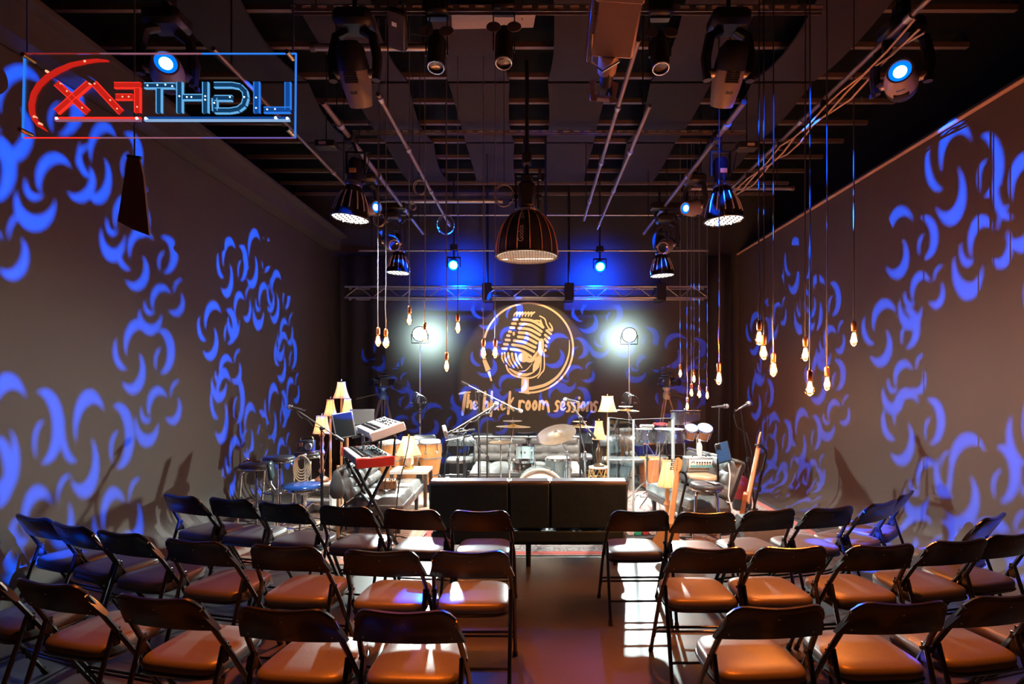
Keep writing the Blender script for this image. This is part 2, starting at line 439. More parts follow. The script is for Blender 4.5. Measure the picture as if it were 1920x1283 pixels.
# ------------------------------------------------------------------ folding chairs
chair_steel = M('chair_black_enamel', (0.006, 0.0065, 0.008), 0.28, 0.0, 0.2, 9, 0, 60, None, 0, 0.3)
seat_m = M('chair_seat_vinyl', (0.10, 0.094, 0.092), 0.40, 0, 0.1, 9, 0.07, 40)
def make_chair():
    t = thing('folding_chair', 'x', 'chair')
    TOP = (0, -0.21, 0.775); FOOT = (0, 0.235, 0.0)
    def ty(z): return -0.21 + 0.445*(0.775-z)/0.775
    # backrest: bowed sheet with rolled edge
    def surf(u, v, off):
        a = abs(u*2-1); x = (u*2-1)*(0.236-0.038*v)
        drop = 0.045*max(0, (a-.72)/.28)**2.4
        wob = -0.006*math.cos(a*PI*1.1)
        z0 = 0.628; z1 = 0.783-drop+wob*1.0
        z = z0+(z1-z0)*v
        bow = -0.020*(1-a*a)
        return (x, ty(z)+bow+off, z)
    m = MB(); nu, nv = 20, 7
    m.grid(lambda u, v: surf(u, v, -0.009-0.004*math.sin(PI*v)), nu, nv)
    m.grid(lambda u, v: surf(u, v, 0.013+0.006*math.sin(PI*v)), nu, nv)
    ring = [(i/nu, 0) for i in range(nu)] + [(1, j/nv) for j in range(nv)] + [(1-i/nu, 1) for i in range(nu)] + [(0, 1-j/nv) for j in range(nv)]
    for (a, b), (c, d) in zip(ring, ring[1:]+ring[:1]):
        m.add([surf(a, b, -0.009-.004*math.sin(PI*b)), surf(c, d, -0.009-.004*math.sin(PI*d)), surf(c, d, .013+.006*math.sin(PI*d)), surf(a, b, .013+.006*math.sin(PI*b))], [[0, 1, 2, 3]])
    bk = m.build('backrest', chair_steel, t, smooth=50)
    m = MB(); m.tube([surf(u/20, 1, 0.002) for u in range(21)], 0.0135, 8); m.build('rolled_edge', chair_steel, bk)
    for u in (.1, .5, .9): m = MB(); m.ball(V(surf(u, .18 if u != .5 else .75, -.0105)), 0.0045, 6, 4); m.build('rivet', steel, bk)
    # cushion
    hw, hl, n = 0.203, 0.19, 40
    def out(k, s):
        a = 2*PI*k/n; c_, s_ = math.cos(a), math.sin(a); e = 0.42
        x = hw*s*abs(c_)**e*(1 if c_ >= 0 else -1); y = hl*s*abs(s_)**e*(1 if s_ >= 0 else -1)
        return x*(1+0.05*y/hl*-1), y+0.062
    prof = [(0.93, .405), (.985, .412), (1.0, .428), (.995, .445), (.965, .456), (.90, .461), (.6, .466), (.25, .468)]
    vs = []; fs = []
    for s_, z in prof: vs += [(*out(k, s_), z + (0.004 if s_ < .95 else 0)) for k in range(n)]
    for r in range(len(prof)-1): fs += [[r*n+k, r*n+(k+1) % n, (r+1)*n+(k+1) % n, (r+1)*n+k] for k in range(n)]
    fs += [list(range(n))[::-1], list(range((len(prof)-1)*n, len(prof)*n))]
    m = MB(); m.add(vs, fs); se = m.build('seat', seat_m, t, smooth=60)
    m = MB(); m.tube([(*out(k, .985), .405) for k in range(n)], .009, 6, True); m.build('seat_rim', chair_steel, se)
    # legs
    for s in (-1, 1):
        xt, xb = s*0.196, s*0.228
        def fp(z): return (xt+(xb-xt)*min(1, (0.775-z)/.33), ty(z), z)
        m = MB(); m.tube([fp(.735), fp(.60), fp(.44), fp(.2), fp(.012)], .0125, 8); l = m.build('leg', chair_steel, t)
        m = MB(); m.cyl(fp(.035), fp(0), .0155, n=8); m.build('rubber_foot', rubber, l)
        a = V((s*.212, ty(.535)-.004, .535)); b = V((s*.212, -.245, .0))
        m = MB(); m.tube([a, a.lerp(b, .5), b.lerp(a, .02)], .0115, 8); l = m.build('leg', chair_steel, t)
        m = MB(); m.cyl(b.lerp(a, .07), b, .0145, n=8); m.build('rubber_foot', rubber, l)
        m = MB(); m.box((s*.215, ty(.5)-.012, .50), (.008, .035, .09), bev=.003); m.cyl((s*.20, ty(.5)-.01, .52), (s*.235, ty(.5)-.01, .52), .009, n=8)
        m.build('hinge_bracket', chair_steel, t)
    for z, r in ((.20, 'f'), (.165, 'f'), (.15, 'b'), (.40, 'u')):
        if r == 'f': y = ty(z); w = .226
        elif r == 'b': y = -.07-.175*(.535-z)/.535; w = .212
        else: y = .19; w = .19
        dz = .03 if r != 'u' else 0
        m = MB(); m.tube(fillet([(-w, y-.0, z-dz), (-w+.004, y, z), (w-.004, y, z), (w, y, z-dz)], .03), .0075, 6)
        m.build('crossbar', chair_steel, t)
    return t
chair0 = make_chair(); chair_used = [False]
ORD = ['first', 'second', 'third', 'fourth', 'fifth', 'sixth', 'seventh', 'eighth']
def place_chair(x, y, deg, label, group):
    """x, y: middle of the top of the backrest"""
    o = chair0 if not chair_used[0] else copy_tree(chair0); chair_used[0] = True
    a = math.radians(deg); o.rotation_euler = (0, 0, a)
    d = rotz(a) @ V((0, -0.21, 0)); o.location = (x-d.x, y-d.y, 0); tag(o, label, 'chair', group)
    return o
rows = {  # (x, y, degrees), listed from the aisle outwards
 ('front', 'left'): [(-.375, 3.75, -1), (-.87, 3.79, -7), (-1.375, 3.88, -10), (-1.88, 3.975, -14), (-2.35, 4.13, -15), (-2.81, 4.25, -22)],
 ('front', 'right'): [(.75, 3.75, 1), (1.2, 3.70, 0), (1.68, 3.775, 12), (2.15, 3.85, 15), (2.62, 4.01, 29), (3.02, 4.33, 42)],
 ('middle', 'left'): [(-.34, 2.87, 0), (-.83, 2.885, -3), (-1.39, 2.97, -6), (-1.95, 3.065, -12), (-2.50, 3.23, -17), (-2.95, 3.40, -23), (-3.37, 3.60, -21)],
 ('middle', 'right'): [(.97, 2.93, 0), (1.43, 2.945, 4), (1.95, 2.98, 7), (2.45, 3.07, 11), (2.88, 3.20, 15), (3.12, 3.62, 32)],
 ('rear', 'left'): [(-.52, 2.14, -2), (-1.015, 2.16, -6), (-1.61, 2.275, -10), (-2.22, 2.44, -14), (-2.78, 2.62, -20)],
 ('rear', 'right'): [(1.0, 2.18, 4), (1.535, 2.22, 3), (2.05, 2.30, 10), (2.55, 2.45, 16)],
}
for (r, s), L in rows.items():
    for i, (x, y, a) in enumerate(L):
        where = {'front': 'row nearest the stage', 'middle': 'middle row', 'rear': 'rearmost row'}[r]
        place_chair(x, y, a, f'black padded folding chair, {ORD[i]} from the aisle, {where}, {s} block', f'folding chairs of the audience')
# chairs pushed against the back wall, facing the room
bx = [(795, 8.75), (866, 8.75), (905, 9.1), (985, 9.2), (1040, 9.2), (1085, 9.1), (1145, 8.75), (1179, 8.75), (1222, 8.95)]
nm = ['left of the stand with the white light', 'behind the left congas and microphones', 'behind the left end of the grey back sofa', 'behind the middle of the grey back sofa',
      'behind the tilted cymbal', 'behind the right end of the grey back sofa', 'behind the left pane of the clear drum shield', 'behind the middle of the clear drum shield', 'behind the timbales']
for (px, Y), w in zip(bx, nm):
    place_chair((px-1000)*Y/1000, Y, 180, f'black folding chair along the back wall, {w}', 'folding chairs along the back wall')

# ------------------------------------------------------------------ tufted sofas
def tufted(m, w, d, t, nx, ny, mat):
    """cushion w x d, thickness t, buttons sunk between nx x ny quilted cells; mat maps (x, y, z)"""
    nu, nv = nx*6, ny*6
    def top(u, v):
        e = min(u, 1-u)*w; e2 = min(v, 1-v)*d; rr = 0.03
        ed = min(1, e/rr)**.5*min(1, e2/rr)**.5 if min(e, e2) < rr else 1
        q = (abs(math.sin(PI*u*nx))*abs(math.sin(PI*v*ny)))**.35
        return ((u-.5)*w, (v-.5)*d, t*(.35*ed + .65*ed*(.58+.42*q)))
    m.add(*(lambda g: (g.v, g.f))(MB().grid(top, nu, nv)), mat)
    m.box((0, 0, t*.18), (w, d, t*.36), bev=.01) if mat is None else m.add(*(lambda g: (g.v, g.f))(MB().box((0, 0, t*.18), (w*.995, d*.995, t*.36), bev=.01)), mat)
def sofa(label, loc, rz, seats, depth=.62, mat=None, group=None, back_h=.42, seat_z=.42, rake=12, legz=.2, tuft=(3, 3), back_cloth=None):
    """local: sits facing +Y; back on the -Y side. seats: list of section widths"""
    t = thing('tufted_sofa', label, 'sofa', loc, rz, group); mat = mat or vinyl_grey
    W = sum(seats); x = -W/2
    for w in seats:
        xc = x+w/2
        m = MB(); tufted(m, w-.012, depth, .13, max(1, round(w/.27)), tuft[0], Matrix.Translation((xc, depth/2, seat_z-.13)))
        m.build('seat_cushion', mat, t, smooth=70)
        R = Matrix.Rotation(math.radians(90-rake+0), 4, 'X')
        T = Matrix.Translation((xc, -.0, seat_z-.04)) @ Matrix.Rotation(math.radians(rake), 4, 'X')
        B = T @ basis((1, 0, 0), (0, 0, 1), (0, -1, 0), (0, 0, back_h/2)) @ Matrix.Rotation(PI, 4, 'X')
        B = T @ basis((1, 0, 0), (0, 0, -1), (0, 1, 0), (0, 0, back_h/2))
        m = MB(); tufted(m, w-.012, back_h, .12, max(1, round(w/.27)), tuft[1], B)
        b = m.build('back_cushion', mat, t, smooth=70)
        m = MB(); m.add(*(lambda g: (g.v, g.f))(MB().box((0, -.012, back_h/2-.005), (w-.010, .03, back_h-.02), bev=.014)), T)
        m.build('back_cover', back_cloth or mat, b)
        m = MB(); m.add(*(lambda g: (g.v, g.f))(MB().box((0, .012, back_h/2-.01), (w+.002, .03, back_h-.03))), T); m.build('inner_lining', black_matt, b)
        m = MB(); m.add(*(lambda g: (g.v, g.f))(MB().box((0, .045, back_h-.02), (w-.004, .13, .045), bev=.018)), T)
        m.build('top_roll', mat, b)
        x += w
    m = MB(); m.box((0, depth/2, seat_z-.165), (W-.04, depth-.04, .07), bev=.01); m.box((0, .0, seat_z-.11), (W-.06, .05, .1), bev=.01)
    m.build('frame', back_cloth or mat, t)
    for sx in (-1, 1):
        for yy in (.08, depth-.08):
            m = MB(); m.cyl((sx*(W/2-.09), yy, seat_z-.2), (sx*(W/2-.09), yy, 0), .03, .022, 10); l = m.build('leg', black_plastic, t)
    return t
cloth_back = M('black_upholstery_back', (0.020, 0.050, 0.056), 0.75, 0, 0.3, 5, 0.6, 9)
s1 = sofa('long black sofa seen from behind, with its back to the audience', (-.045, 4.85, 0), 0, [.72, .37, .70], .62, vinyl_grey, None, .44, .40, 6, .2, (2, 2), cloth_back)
m = MB(); m.cyl((.0, .05, .2), (.0, .05, 0), .026, .022, 10); m.build('leg', black_plastic, s1)
sofa('grey tufted two-part sofa facing the room behind the drum kit', (-.1, 8.30, 0), PI, [.80, .85], .66, vinyl_grey, None, .40, .46, 12, .2, (2, 3))
sofa('grey tufted chaise under the red keyboard at stage left', (-2.05, 6.42, 0), -PI/2+.03, [.62, .62], .62, vinyl_grey, None, .36, .42, 24, .2, (2, 3))
sofa('grey tufted chaise with a high raked back beside the water bottle amplifier', (2.02, 6.30, 0), PI/2+.22, [.55, .55], .50, vinyl_grey, None, .46, .42, 22, .2, (2, 3))

# rugs
def rug_mat(name, base, line, edge, hx, hy):
    m = bpy.data.materials.new(name); m.use_nodes = True; nt = m.node_tree; b = nt.nodes['Principled BSDF']; b.inputs['Roughness'].default_value = .95
    tc = nt.nodes.new('ShaderNodeTexCoord'); N = nt.nodes.new; L = nt.links.new
    vo = N('ShaderNodeTexVoronoi'); vo.inputs['Scale'].default_value = 5.5; L(tc.outputs['Object'], vo.inputs['Vector'])
    no = N('ShaderNodeTexNoise'); no.inputs['Scale'].default_value = 16; no.inputs['Detail'].default_value = 6; L(tc.outputs['Object'], no.inputs['Vector'])
    r1 = N('ShaderNodeValToRGB'); e = r1.color_ramp.elements; e[0].position = .35; e[0].color = (*line, 1); e[1].position = .5; e[1].color = (*base, 1)
    L(no.outputs['Fac'], r1.inputs[0])
    wv = N('ShaderNodeMath'); wv.operation = 'SINE'; mu = N('ShaderNodeMath'); mu.operation = 'MULTIPLY'; mu.inputs[1].default_value = 34
    L(vo.outputs['Distance'], mu.inputs[0]); L(mu.outputs[0], wv.inputs[0])
    gt = N('ShaderNodeMath'); gt.operation = 'GREATER_THAN'; gt.inputs[1].default_value = .55; L(wv.outputs[0], gt.inputs[0])
    mx = N('ShaderNodeMix'); mx.data_type = 'RGBA'; L(gt.outputs[0], mx.inputs[0]); L(r1.outputs[0], mx.inputs[6]); mx.inputs[7].default_value = (*line, 1)
    sx = N('ShaderNodeSeparateXYZ'); L(tc.outputs['Object'], sx.inputs[0])
    def edge_of(sock, h, wd):
        a = N('ShaderNodeMath'); a.operation = 'ABSOLUTE'; L(sock, a.inputs[0])
        g = N('ShaderNodeMath'); g.operation = 'GREATER_THAN'; g.inputs[1].default_value = h-wd; L(a.outputs[0], g.inputs[0]); return g
    g1 = edge_of(sx.outputs[0], hx, .09); g2 = edge_of(sx.outputs[1], hy, .09)
    mm = N('ShaderNodeMath'); mm.operation = 'MAXIMUM'; L(g1.outputs[0], mm.inputs[0]); L(g2.outputs[0], mm.inputs[1])
    m2 = N('ShaderNodeMix'); m2.data_type = 'RGBA'; L(mm.outputs[0], m2.inputs[0]); L(mx.outputs[2], m2.inputs[6]); m2.inputs[7].default_value = (*edge, 1)
    L(m2.outputs[2], b.inputs['Base Color']); return m
def rug(label, x0, x1, y0, y1, z, base, line, edge):
    hx, hy = (x1-x0)/2, (y1-y0)/2
    t = thing('patterned_rug', label, 'rug', ((x0+x1)/2, (y0+y1)/2, z))
    m = MB(); m.box((0, 0, .004), (2*hx, 2*hy, .008)); m.build('pile', rug_mat('rug_'+label[:12], base, line, edge, hx, hy), t, smooth=0)
    for s in (-1, 1):
        m = MB(); m.box((0, s*(hy+.012), .003), (2*hx, .024, .005)); m.build('fringe', M('rug_fringe', (.35, .2, .14), .9), t)
rug('faded red-edged rug under the black sofa and drum kit', -1.2, 1.15, 5.2, 8.0, .001, (.24, .19, .17), (.14, .07, .06), (.42, .035, .02))
rug('pale peach rug under the stools and keyboards at stage left', -3.05, -1.22, 4.95, 8.0, .001, (.36, .27, .20), (.22, .14, .11), (.38, .16, .10))
rug('beige and rose rug under the bass guitar at stage right', 1.17, 3.15, 5.3, 8.1, .001, (.34, .25, .21), (.22, .11, .10), (.40, .12, .10))
# ------------------------------------------------------------------ bowl lamps over the stage
diff_m = mat_emit('lit_grid_diffuser', (1.0, .86, .66), 1.15)
diff_w = mat_emit('lit_white_diffuser', (1.0, .97, .9), 1.6)
fabric_blk = M('black_silk_reflector', (0.015, 0.013, 0.014), 0.5, 0, 0.2)
rib_copper = M('copper_rib', (0.95, 0.42, 0.16), 0.4, 0.2, 0.1)
grid_m = M('grid_cloth', (0.25, 0.2, 0.15), 0.8)
bowl_m = M('bowl_black_gloss', (0.010, 0.010, 0.012), 0.16, 0, 0.1, 6, 0, 60, None, 0, 0.6)
fin_m = M('bowl_fin', (0.75, 0.68, 0.65), 0.35, 0.3, 0.1)

def fixture_yoke(t, top, bot, w):
    """clamp and stem from the pipe at z=top down to z=bot (local)"""
    m = MB(); m.cyl((0, 0, bot), (0, 0, top), .018, n=8); m.box((0, 0, top), (.07, .06, .10), bev=.01); m.build('clamp', black_metal, t)
def dome_lamp(px, py, Y, R, H):
    p = at(px, py, Y); t = thing('dome_lamp', 'large black dome lamp with copper ribs and glowing grid hanging over the stage', 'lamp', p)
    # p is the middle of the rim; local z up
    def prof(q): return (R*math.sin(q)**.9 if q > 0 else 0, H*math.cos(q)**1.0)
    q0 = .22; qs = [q0+(PI/2-q0)*i/12 for i in range(13)]
    def rz(q): r = R*math.sin(q)**.85; return r, H*math.cos(q)
    m = MB(); m.lathe([rz(q) for q in qs], 16); m.build('reflector', fabric_blk, t)
    for k in range(16):
        a = 2*PI*k/16+.1
        m = MB(); m.tube([(rz(q)[0]*1.012*math.cos(a), rz(q)[0]*1.012*math.sin(a), rz(q)[1]+.003) for q in qs], .0055, 5)
        m.build('rib', rib_copper, t)
    m = MB(); m.lathe([(0, -.012), (R*.6, -.012), (R*.97, 0)], 32); di = m.build('diffuser', diff_m, t)
    m = MB(); n = 11
    for k in range(-n, n+1):
        x = R*k/n*.97; h = math.sqrt(max(0, (R*.96)**2-x*x))
        if h > .02:
            m.box((x, 0, -.016), (.006, 2*h, .004)); m.box((0, x, -.016), (2*h, .006, .004))
    m.build('grid', grid_m, di, smooth=0)
    m = MB(); m.tube([(R*math.cos(2*PI*k/32), R*math.sin(2*PI*k/32), -.006) for k in range(32)], .01, 6, True); m.build('rim', fabric_blk, t)
    r0, z0 = rz(q0)
    m = MB(); m.cyl((0, 0, z0-.01), (0, 0, z0+.025), r0+.012, n=20); m.build('neck_ring', M('pale_metal_ring', (.8, .7, .55), .3, .6), t)  # plain pale metal ring
    m = MB(); m.box((0, 0, z0+.16), (.17, .19, .27), bev=.03); m.box((0, 0, z0+.33), (.12, .13, .1), bev=.02)
    b = m.build('lamp_body', black_plastic, t)
    m = MB()
    for s in (-1, 1): m.box((s*.115, 0, z0+.2), (.016, .04, .34)); m.cyl((s*.09, 0, z0+.16), (s*.15, 0, z0+.16), .025, n=10)
    m.box((0, 0, z0+.38), (.246, .04, .016)); m.build('yoke', black_metal, t)
    m = MB(); m.cyl((-.13, -.03, z0+.1), (-.18, -.03, z0+.1), .022, n=10); m.box((.13, -.08, z0+.36), (.03, .02, .12)); m.build('knob', chrome, t)
    m = MB(); m.cyl((0, 0, z0+.38), (0, 0, 5.0-p.z), .02, n=8); m.box((0, 0, z0+.55), (.1, .08, .14), bev=.02); m.build('hanging_stem', black_metal, t)
    # printed lettering running up the cloth
    for txt, size, q, off in (('Godox', .080, .80, .0), ('QR-P90', .050, .46, .0)):
        cu = bpy.data.curves.new('f', 'FONT'); cu.body = txt; cu.size = size; cu.align_x = 'CENTER'
        o = bpy.data.objects.new('f', cu); C.objects.link(o); bpy.context.view_layer.update()
        me = bpy.data.meshes.new_from_object(o.evaluated_get(bpy.context.evaluated_depsgraph_get())); bpy.data.objects.remove(o)
        bm = bmesh.new(); bm.from_mesh(me); bmesh.ops.triangulate(bm, faces=bm.faces)
        a0 = -PI/2 - .1
        for v in bm.verts:
            # x runs up the dome, y to the left
            arc = 1.25*H; qq = q*PI/2*.98 - (v.co.x)/arc
            r, z = rz(min(max(qq, .05), PI/2)); r = r*1.018+.004
            a = a0 - v.co.y/max(r, .05)
            v.co = V((r*math.cos(a), r*math.sin(a), z+.004))
        bm.to_mesh(me); bm.free(); me.materials.clear(); me.materials.append(M('print_white', (.8, .8, .78), .5, emit=None))
        oo = bpy.data.objects.new('lettering', me); C.objects.link(oo); oo.parent = t
    light('AREA', 'dome_light', p+V((0, 0, -.04)), P_DOME, (1, .93, .80), R*1.7, V((0, 6.9, 0)), parent=t, spread=80)
    return t
dome_lamp(988, 480, 5.5, .318, .465)

def bowl_lamp(px, py, Y, R, label, tilt=0):
    p = at(px, py, Y); t = thing('bowl_lamp', label, 'lamp', p); H = R*1.75
    T = Matrix.Rotation(tilt, 4, 'Y')
    prof = [(R*.40, H), (R*.55, H*.86), (R*.80, H*.5), (R*.96, H*.14), (R, 0)]
    m = MB(); m.lathe(prof, 28, T); m.build('reflector_bowl', bowl_m, t)
    for k in range(14):
        a = 2*PI*k/14
        m = MB(); m.tube([T @ V((r*1.02*math.cos(a), r*1.02*math.sin(a), z)) for r, z in ((R*.60, H*.78), (R*.80, H*.5), (R*.94, H*.2))], .006, 5); m.build('fin', fin_m, t)
    m = MB(); m.lathe([(0, -.005), (R*.97, -.002)], 28, T); di = m.build('diffuser', diff_w, t)
    m = MB()
    for k in range(7):
        for j in range(7):
            x, y = (k-3)*R*.29, (j-3)*R*.29
            if x*x+y*y < (R*.93)**2: m.box(T @ V((x, y, -.012)), (R*.05, R*.10, .008))
    m.build('led_gaps', M('diffuser_bezel', (.12, .11, .1), .6), di, smooth=0)
    m = MB(); m.tube([T @ V((R*math.cos(2*PI*k/28), R*math.sin(2*PI*k/28), 0)) for k in range(28)], .009, 6, True); m.build('rim', bowl_m, t)
    m = MB(); m.lathe([(R*.44, H*.98), (R*.46, H*1.02), (R*.46, H*1.1), (R*.42, H*1.14)], 20, T); m.build('bayonet_ring', steel, t)
    m = MB(); m.lathe([(R*.36, H*1.1), (R*.40, H*1.3), (R*.38, H*1.75), (R*.30, H*1.85), (0, H*1.87)], 20, T); b = m.build('lamp_body', M('bowl_body', (.012, .014, .03), .25, 0, .1, 6, 0, 60, None, 0, .5), t)
    m = MB(); m.box(T @ V((0, -R*.41, H*1.42)), (R*.36, .008, R*.22)); m.build('warning_label', M('orange_label', (.7, .35, .08), .5), b)
    m = MB(); top = T @ V((0, 0, H*1.8)); 
    for s in (-1, 1): m.box(T @ V((s*R*.5, 0, H*1.7)), (.014, .035, H*.7))
    m.box(T @ V((0, 0, H*2.05)), (R*1.05, .035, .014)); m.build('yoke', black_metal, t)
    m = MB(); m.tube([T @ V((0, 0, H*2.05)), V((top.x*.6, 0, H*2.3)), ((1.72 if p.x > 0 else -1.72)-p.x, 0, max(3.98-p.z, H*2.4))], .016, 8); m.box(((1.72 if p.x > 0 else -1.72)-p.x, 0, max(3.98-p.z, H*2.4)), (.08, .09, .1), bev=.01); m.build('pipe_clamp', black_metal, t)
    m = MB(); m.tube([(R*.2, .05, H*2.1), (R*.9, .1, H*2.2), (R*.7, .1, H*1.6), (R*.3, .1, H*1.5)], .006, 6); m.build('power_cable', black_plastic, t)
    light('AREA', 'bowl_light', p+(T @ V((0, 0, -.03))), P_BOWL, (.95, 1, .94), R*1.7, V((p.x*.75, min(p.y+1.6, 7.6), 0)), parent=t, spread=70)
bowl_lamp(657, 409, 5.0, .172, 'glossy black bowl lamp at the near end of the left lamp pipe', .10)
bowl_lamp(1357, 413, 5.0, .178, 'glossy black bowl lamp at the near end of the right lamp pipe', -.06)
bowl_lamp(747, 511, 7.4, .165, 'smaller looking black bowl lamp at the far end of the left lamp pipe', .03)
bowl_lamp(1241.5, 516, 7.4, .167, 'smaller looking black bowl lamp at the far end of the right lamp pipe', -.05)

# ------------------------------------------------------------------ pendant bulbs
cord_m = M('grey_braided_cord', (0.20, 0.20, 0.21), 0.4, 0.2)
cord_b = M('black_braided_cord', (0.05, 0.05, 0.055), 0.3, 0.0, .2, 9, 0, 60, None, 0, .5)
fil_m = mat_emit('filament', (1.0, .62, .26), 26)
fil_m.cycles.emission_sampling = 'NONE'
def pendant_proto(cm, clear=True):
    """origin at the bulb's lower tip"""
    t = thing('pendant_bulb', 'x', 'lamp')
    m = MB(); m.lathe([(0, 0), (.012, .003), (.026, .018), (.032, .036), (.031, .052), (.024, .082), (.017, .112), (.0145, .124)], 20); m.build('glass_bulb', pend_glass, t, smooth=80)
    m = MB()
    for k in range(6):
        a = 2*PI*k/6
        m.tube([(.006*math.cos(a), .006*math.sin(a), .104), (.0175*math.cos(a), .0175*math.sin(a), .042), (.010*math.cos(a+.5), .010*math.sin(a+.5), .030)], .0042, 5)
    m.lathe([(0, .036), (.012, .040), (.0125, .062), (.006, .10), (0, .104)], 10)
    m.build('filament', fil_m, t)
    m = MB(); m.lathe([(0, .118), (.0165, .118), (.0175, .126), (.0185, .150), (.0185, .176), (.014, .186), (.006, .192), (0, .194)], 18); m.build('socket', copper, t)
    m = MB(); m.tube([(0, 0, .192), (.002, .001, .26), (-.004, .002, .40), (.003, 0, .62), (0, 0, .9), (0, 0, 1.0)], .0048 if cm is cord_m else .0052, 6); m.build('cord', cm, t)
    return t
pA = pendant_proto(cord_m); pB = pendant_proto(cord_b); pend_used = {}
cord_base = {q.name: [ch for ch in q.children if ch.name.startswith('cord')][0].data.copy() for q in (pA, pB)}
def pendant(px, py, Y, label, grp, proto, ztop=5.2, gain=1.0):
    o = proto if proto.name not in pend_used else copy_tree(proto); pend_used[proto.name] = 1
    p = at(px, py, Y); o.location = p; o.rotation_euler = (0, 0, random.uniform(0, 6)); tag(o, label, 'lamp', grp)
    for ch in o.children:
        if ch.name.startswith('cord'):
            L = ztop-p.z; ch.data = cord_base[proto.name].copy()
            for v in ch.data.vertices:
                if v.co.z > .63: v.co.z = .62+(v.co.z-.62)/.38*(L-.62)
    light('POINT', 'bulb_light', p+V((0, 0, .05)), P_PEND*gain, BULB, .03, parent=None)
    return o
gl = 'hanging filament bulbs, left group'
for px, py, w in ((709, 650, 'bulb of the close pair at far left, the left and higher one'), (723.5, 653, 'bulb of the close pair at far left, the right and lower one'), (767.5, 610, 'highest bulb of the left group'),
                  (796.5, 641, 'bulb beside the left white stand light'), (837.5, 697, 'lowest bulb of the left group'), (858.5, 625, 'bulb alone between the left white light and the logo'),
                  (906.5, 672, 'bulb just left of the microphone logo'), (928.5, 672, 'bulb on the left edge of the microphone logo')):
    pendant(px, py, 5.15, f'glowing hanging filament {w}', gl, pA)
gr = 'hanging filament bulbs, right group'
for px, py, Y, w in ((1348, 722, 4.5, 'bulb alone above the stage microphones at right'), (1423.5, 648, 4.05, 'highest bulb of the close pair in the right group'), (1432, 675, 4.05, 'lower bulb of the close pair in the right group'),
                     (1450, 707, 4.15, 'bulb just right of the close pair, right group'), (1510, 678, 4.1, 'higher bulb of the middle trio, right group'), (1518.5, 743, 3.85, 'lowest and largest bulb of the right group'),
                     (1550.5, 733, 4.1, 'bulb right of the lowest one, right group'), (1601, 650, 4.0, 'rightmost hanging bulb by the right wall')):
    pendant(px, py, Y, f'glowing filament {w}', gr, pB, 5.2, 2.2)
gf = 'hanging filament bulbs, far group'
for px, py, w in ((1275.5, 707, 'far left'), (1301, 717, 'nearest the left one'), (1288.5, 769, 'lowest'), (1296.5, 743, 'second lowest'), (1311, 746, 'middle'), (1326, 748, 'rightmost')):
    pendant(px, py, 7.9, f'small glowing filament bulb in the far cluster over the bongos, {w}', gf, pA)

# ------------------------------------------------------------------ stage lights: moving heads, pars, projector
mh_m = M('moving_head_shell', (0.24, 0.19, 0.165), 0.4, 0, 0.1, 8, 0.05, 80)
blue_lens = mat_emit('blue_lit_lens', (0.0, 0.10, 1.0), 2.6)
blue_core = mat_emit('blue_white_lens_core', (.30, .75, 1.0), 6.0)
white_core = mat_emit('white_lit_lens', (.9, 1.0, .97), 30.0)
def moving_head(name, label, p, aim, s=1.0, lens=None, core=None, top=4.0, shell=None):
    """p: middle of the head; yoke hangs from z=top; head axis along aim"""
    t = thing(name, label, 'stage light', p); d = (V(aim)-V(p)).normalized(); shell = shell or mh_m
    pan = math.atan2(d.y, d.x); ax = V((math.cos(pan+PI/2), math.sin(pan+PI/2), 0))
    Mx = basis(ax, d.cross(ax), d)
    m = MB(); m.lathe([(.104*s, -.03*s), (.103*s, .04*s), (.10*s, .08*s), (.085*s, .17*s), (.078*s, .205*s), (.066*s, .205*s), (.064*s, .18*s)], 24, Mx)
    h = m.build('head', shell, t)
    m = MB(); m.lathe([(0, -.20*s), (.06*s, -.195*s), (.095*s, -.15*s), (.106*s, -.06*s), (.106*s, -.03*s)], 24, Mx); m.build('rear_shell', black_plastic, h)
    for sg in (-1, 1): m = MB(); m.box(Mx @ V((0, sg*.092*s, .10*s)), (.05*s, .01*s, .02*s), Mx.to_3x3()); m.build('name_plate', steel, h)
    for sg in (-1, 1):
        m = MB()
        for k in range(5): m.box(Mx @ V((0, sg*.100*s, -.02*s+.014*s*k)), (.09*s, .016*s, .006*s), Mx.to_3x3())
        m.build('vent', black_matt, h, kind='stuff')
    m = MB(); m.lathe([(0, .176*s), (.064*s, .183*s)], 24, Mx); m.build('lens', lens or M('dark_lens', (.02, .02, .03), .05), t)
    if core:
        m = MB(); m.lathe([(0, .19*s), (.038*s, .188*s), (.040*s, .184*s)], 18, Mx); m.build('lens_core', core, t)
    for k in (-1, 1): m = MB(); m.cyl(ax*k*.095*s, ax*k*.15*s, .03*s, n=12); m.build('pivot', dull_steel, t)
    zt = .30*s
    m = MB()
    for k in (-1, 1):
        m.tube([ax*k*.15*s+V((0, 0, -.05*s)), ax*k*.16*s+V((0, 0, .1*s)), ax*k*.13*s+V((0, 0, zt*.85)), V((0, 0, zt))+ax*k*.05*s], [.03*s, .036*s, .036*s, .03*s], 8)
    m.build('yoke', black_plastic, t)
    m = MB(); m.box((0, 0, zt+.06*s), (.26*s, .2*s, .12*s), bev=.03*s); m.build('base_box', black_plastic, t)
    m = MB(); m.cyl((0, 0, zt+.1*s), (0, 0, max(top-p[2], zt+.2*s)), .018, n=8); m.box((0, 0, max(top-p[2], zt+.2*s)), (.40 if top < 3.99 else .08, .1, .09), bev=.015); m.build('clamp', black_metal, t)
    return t, d

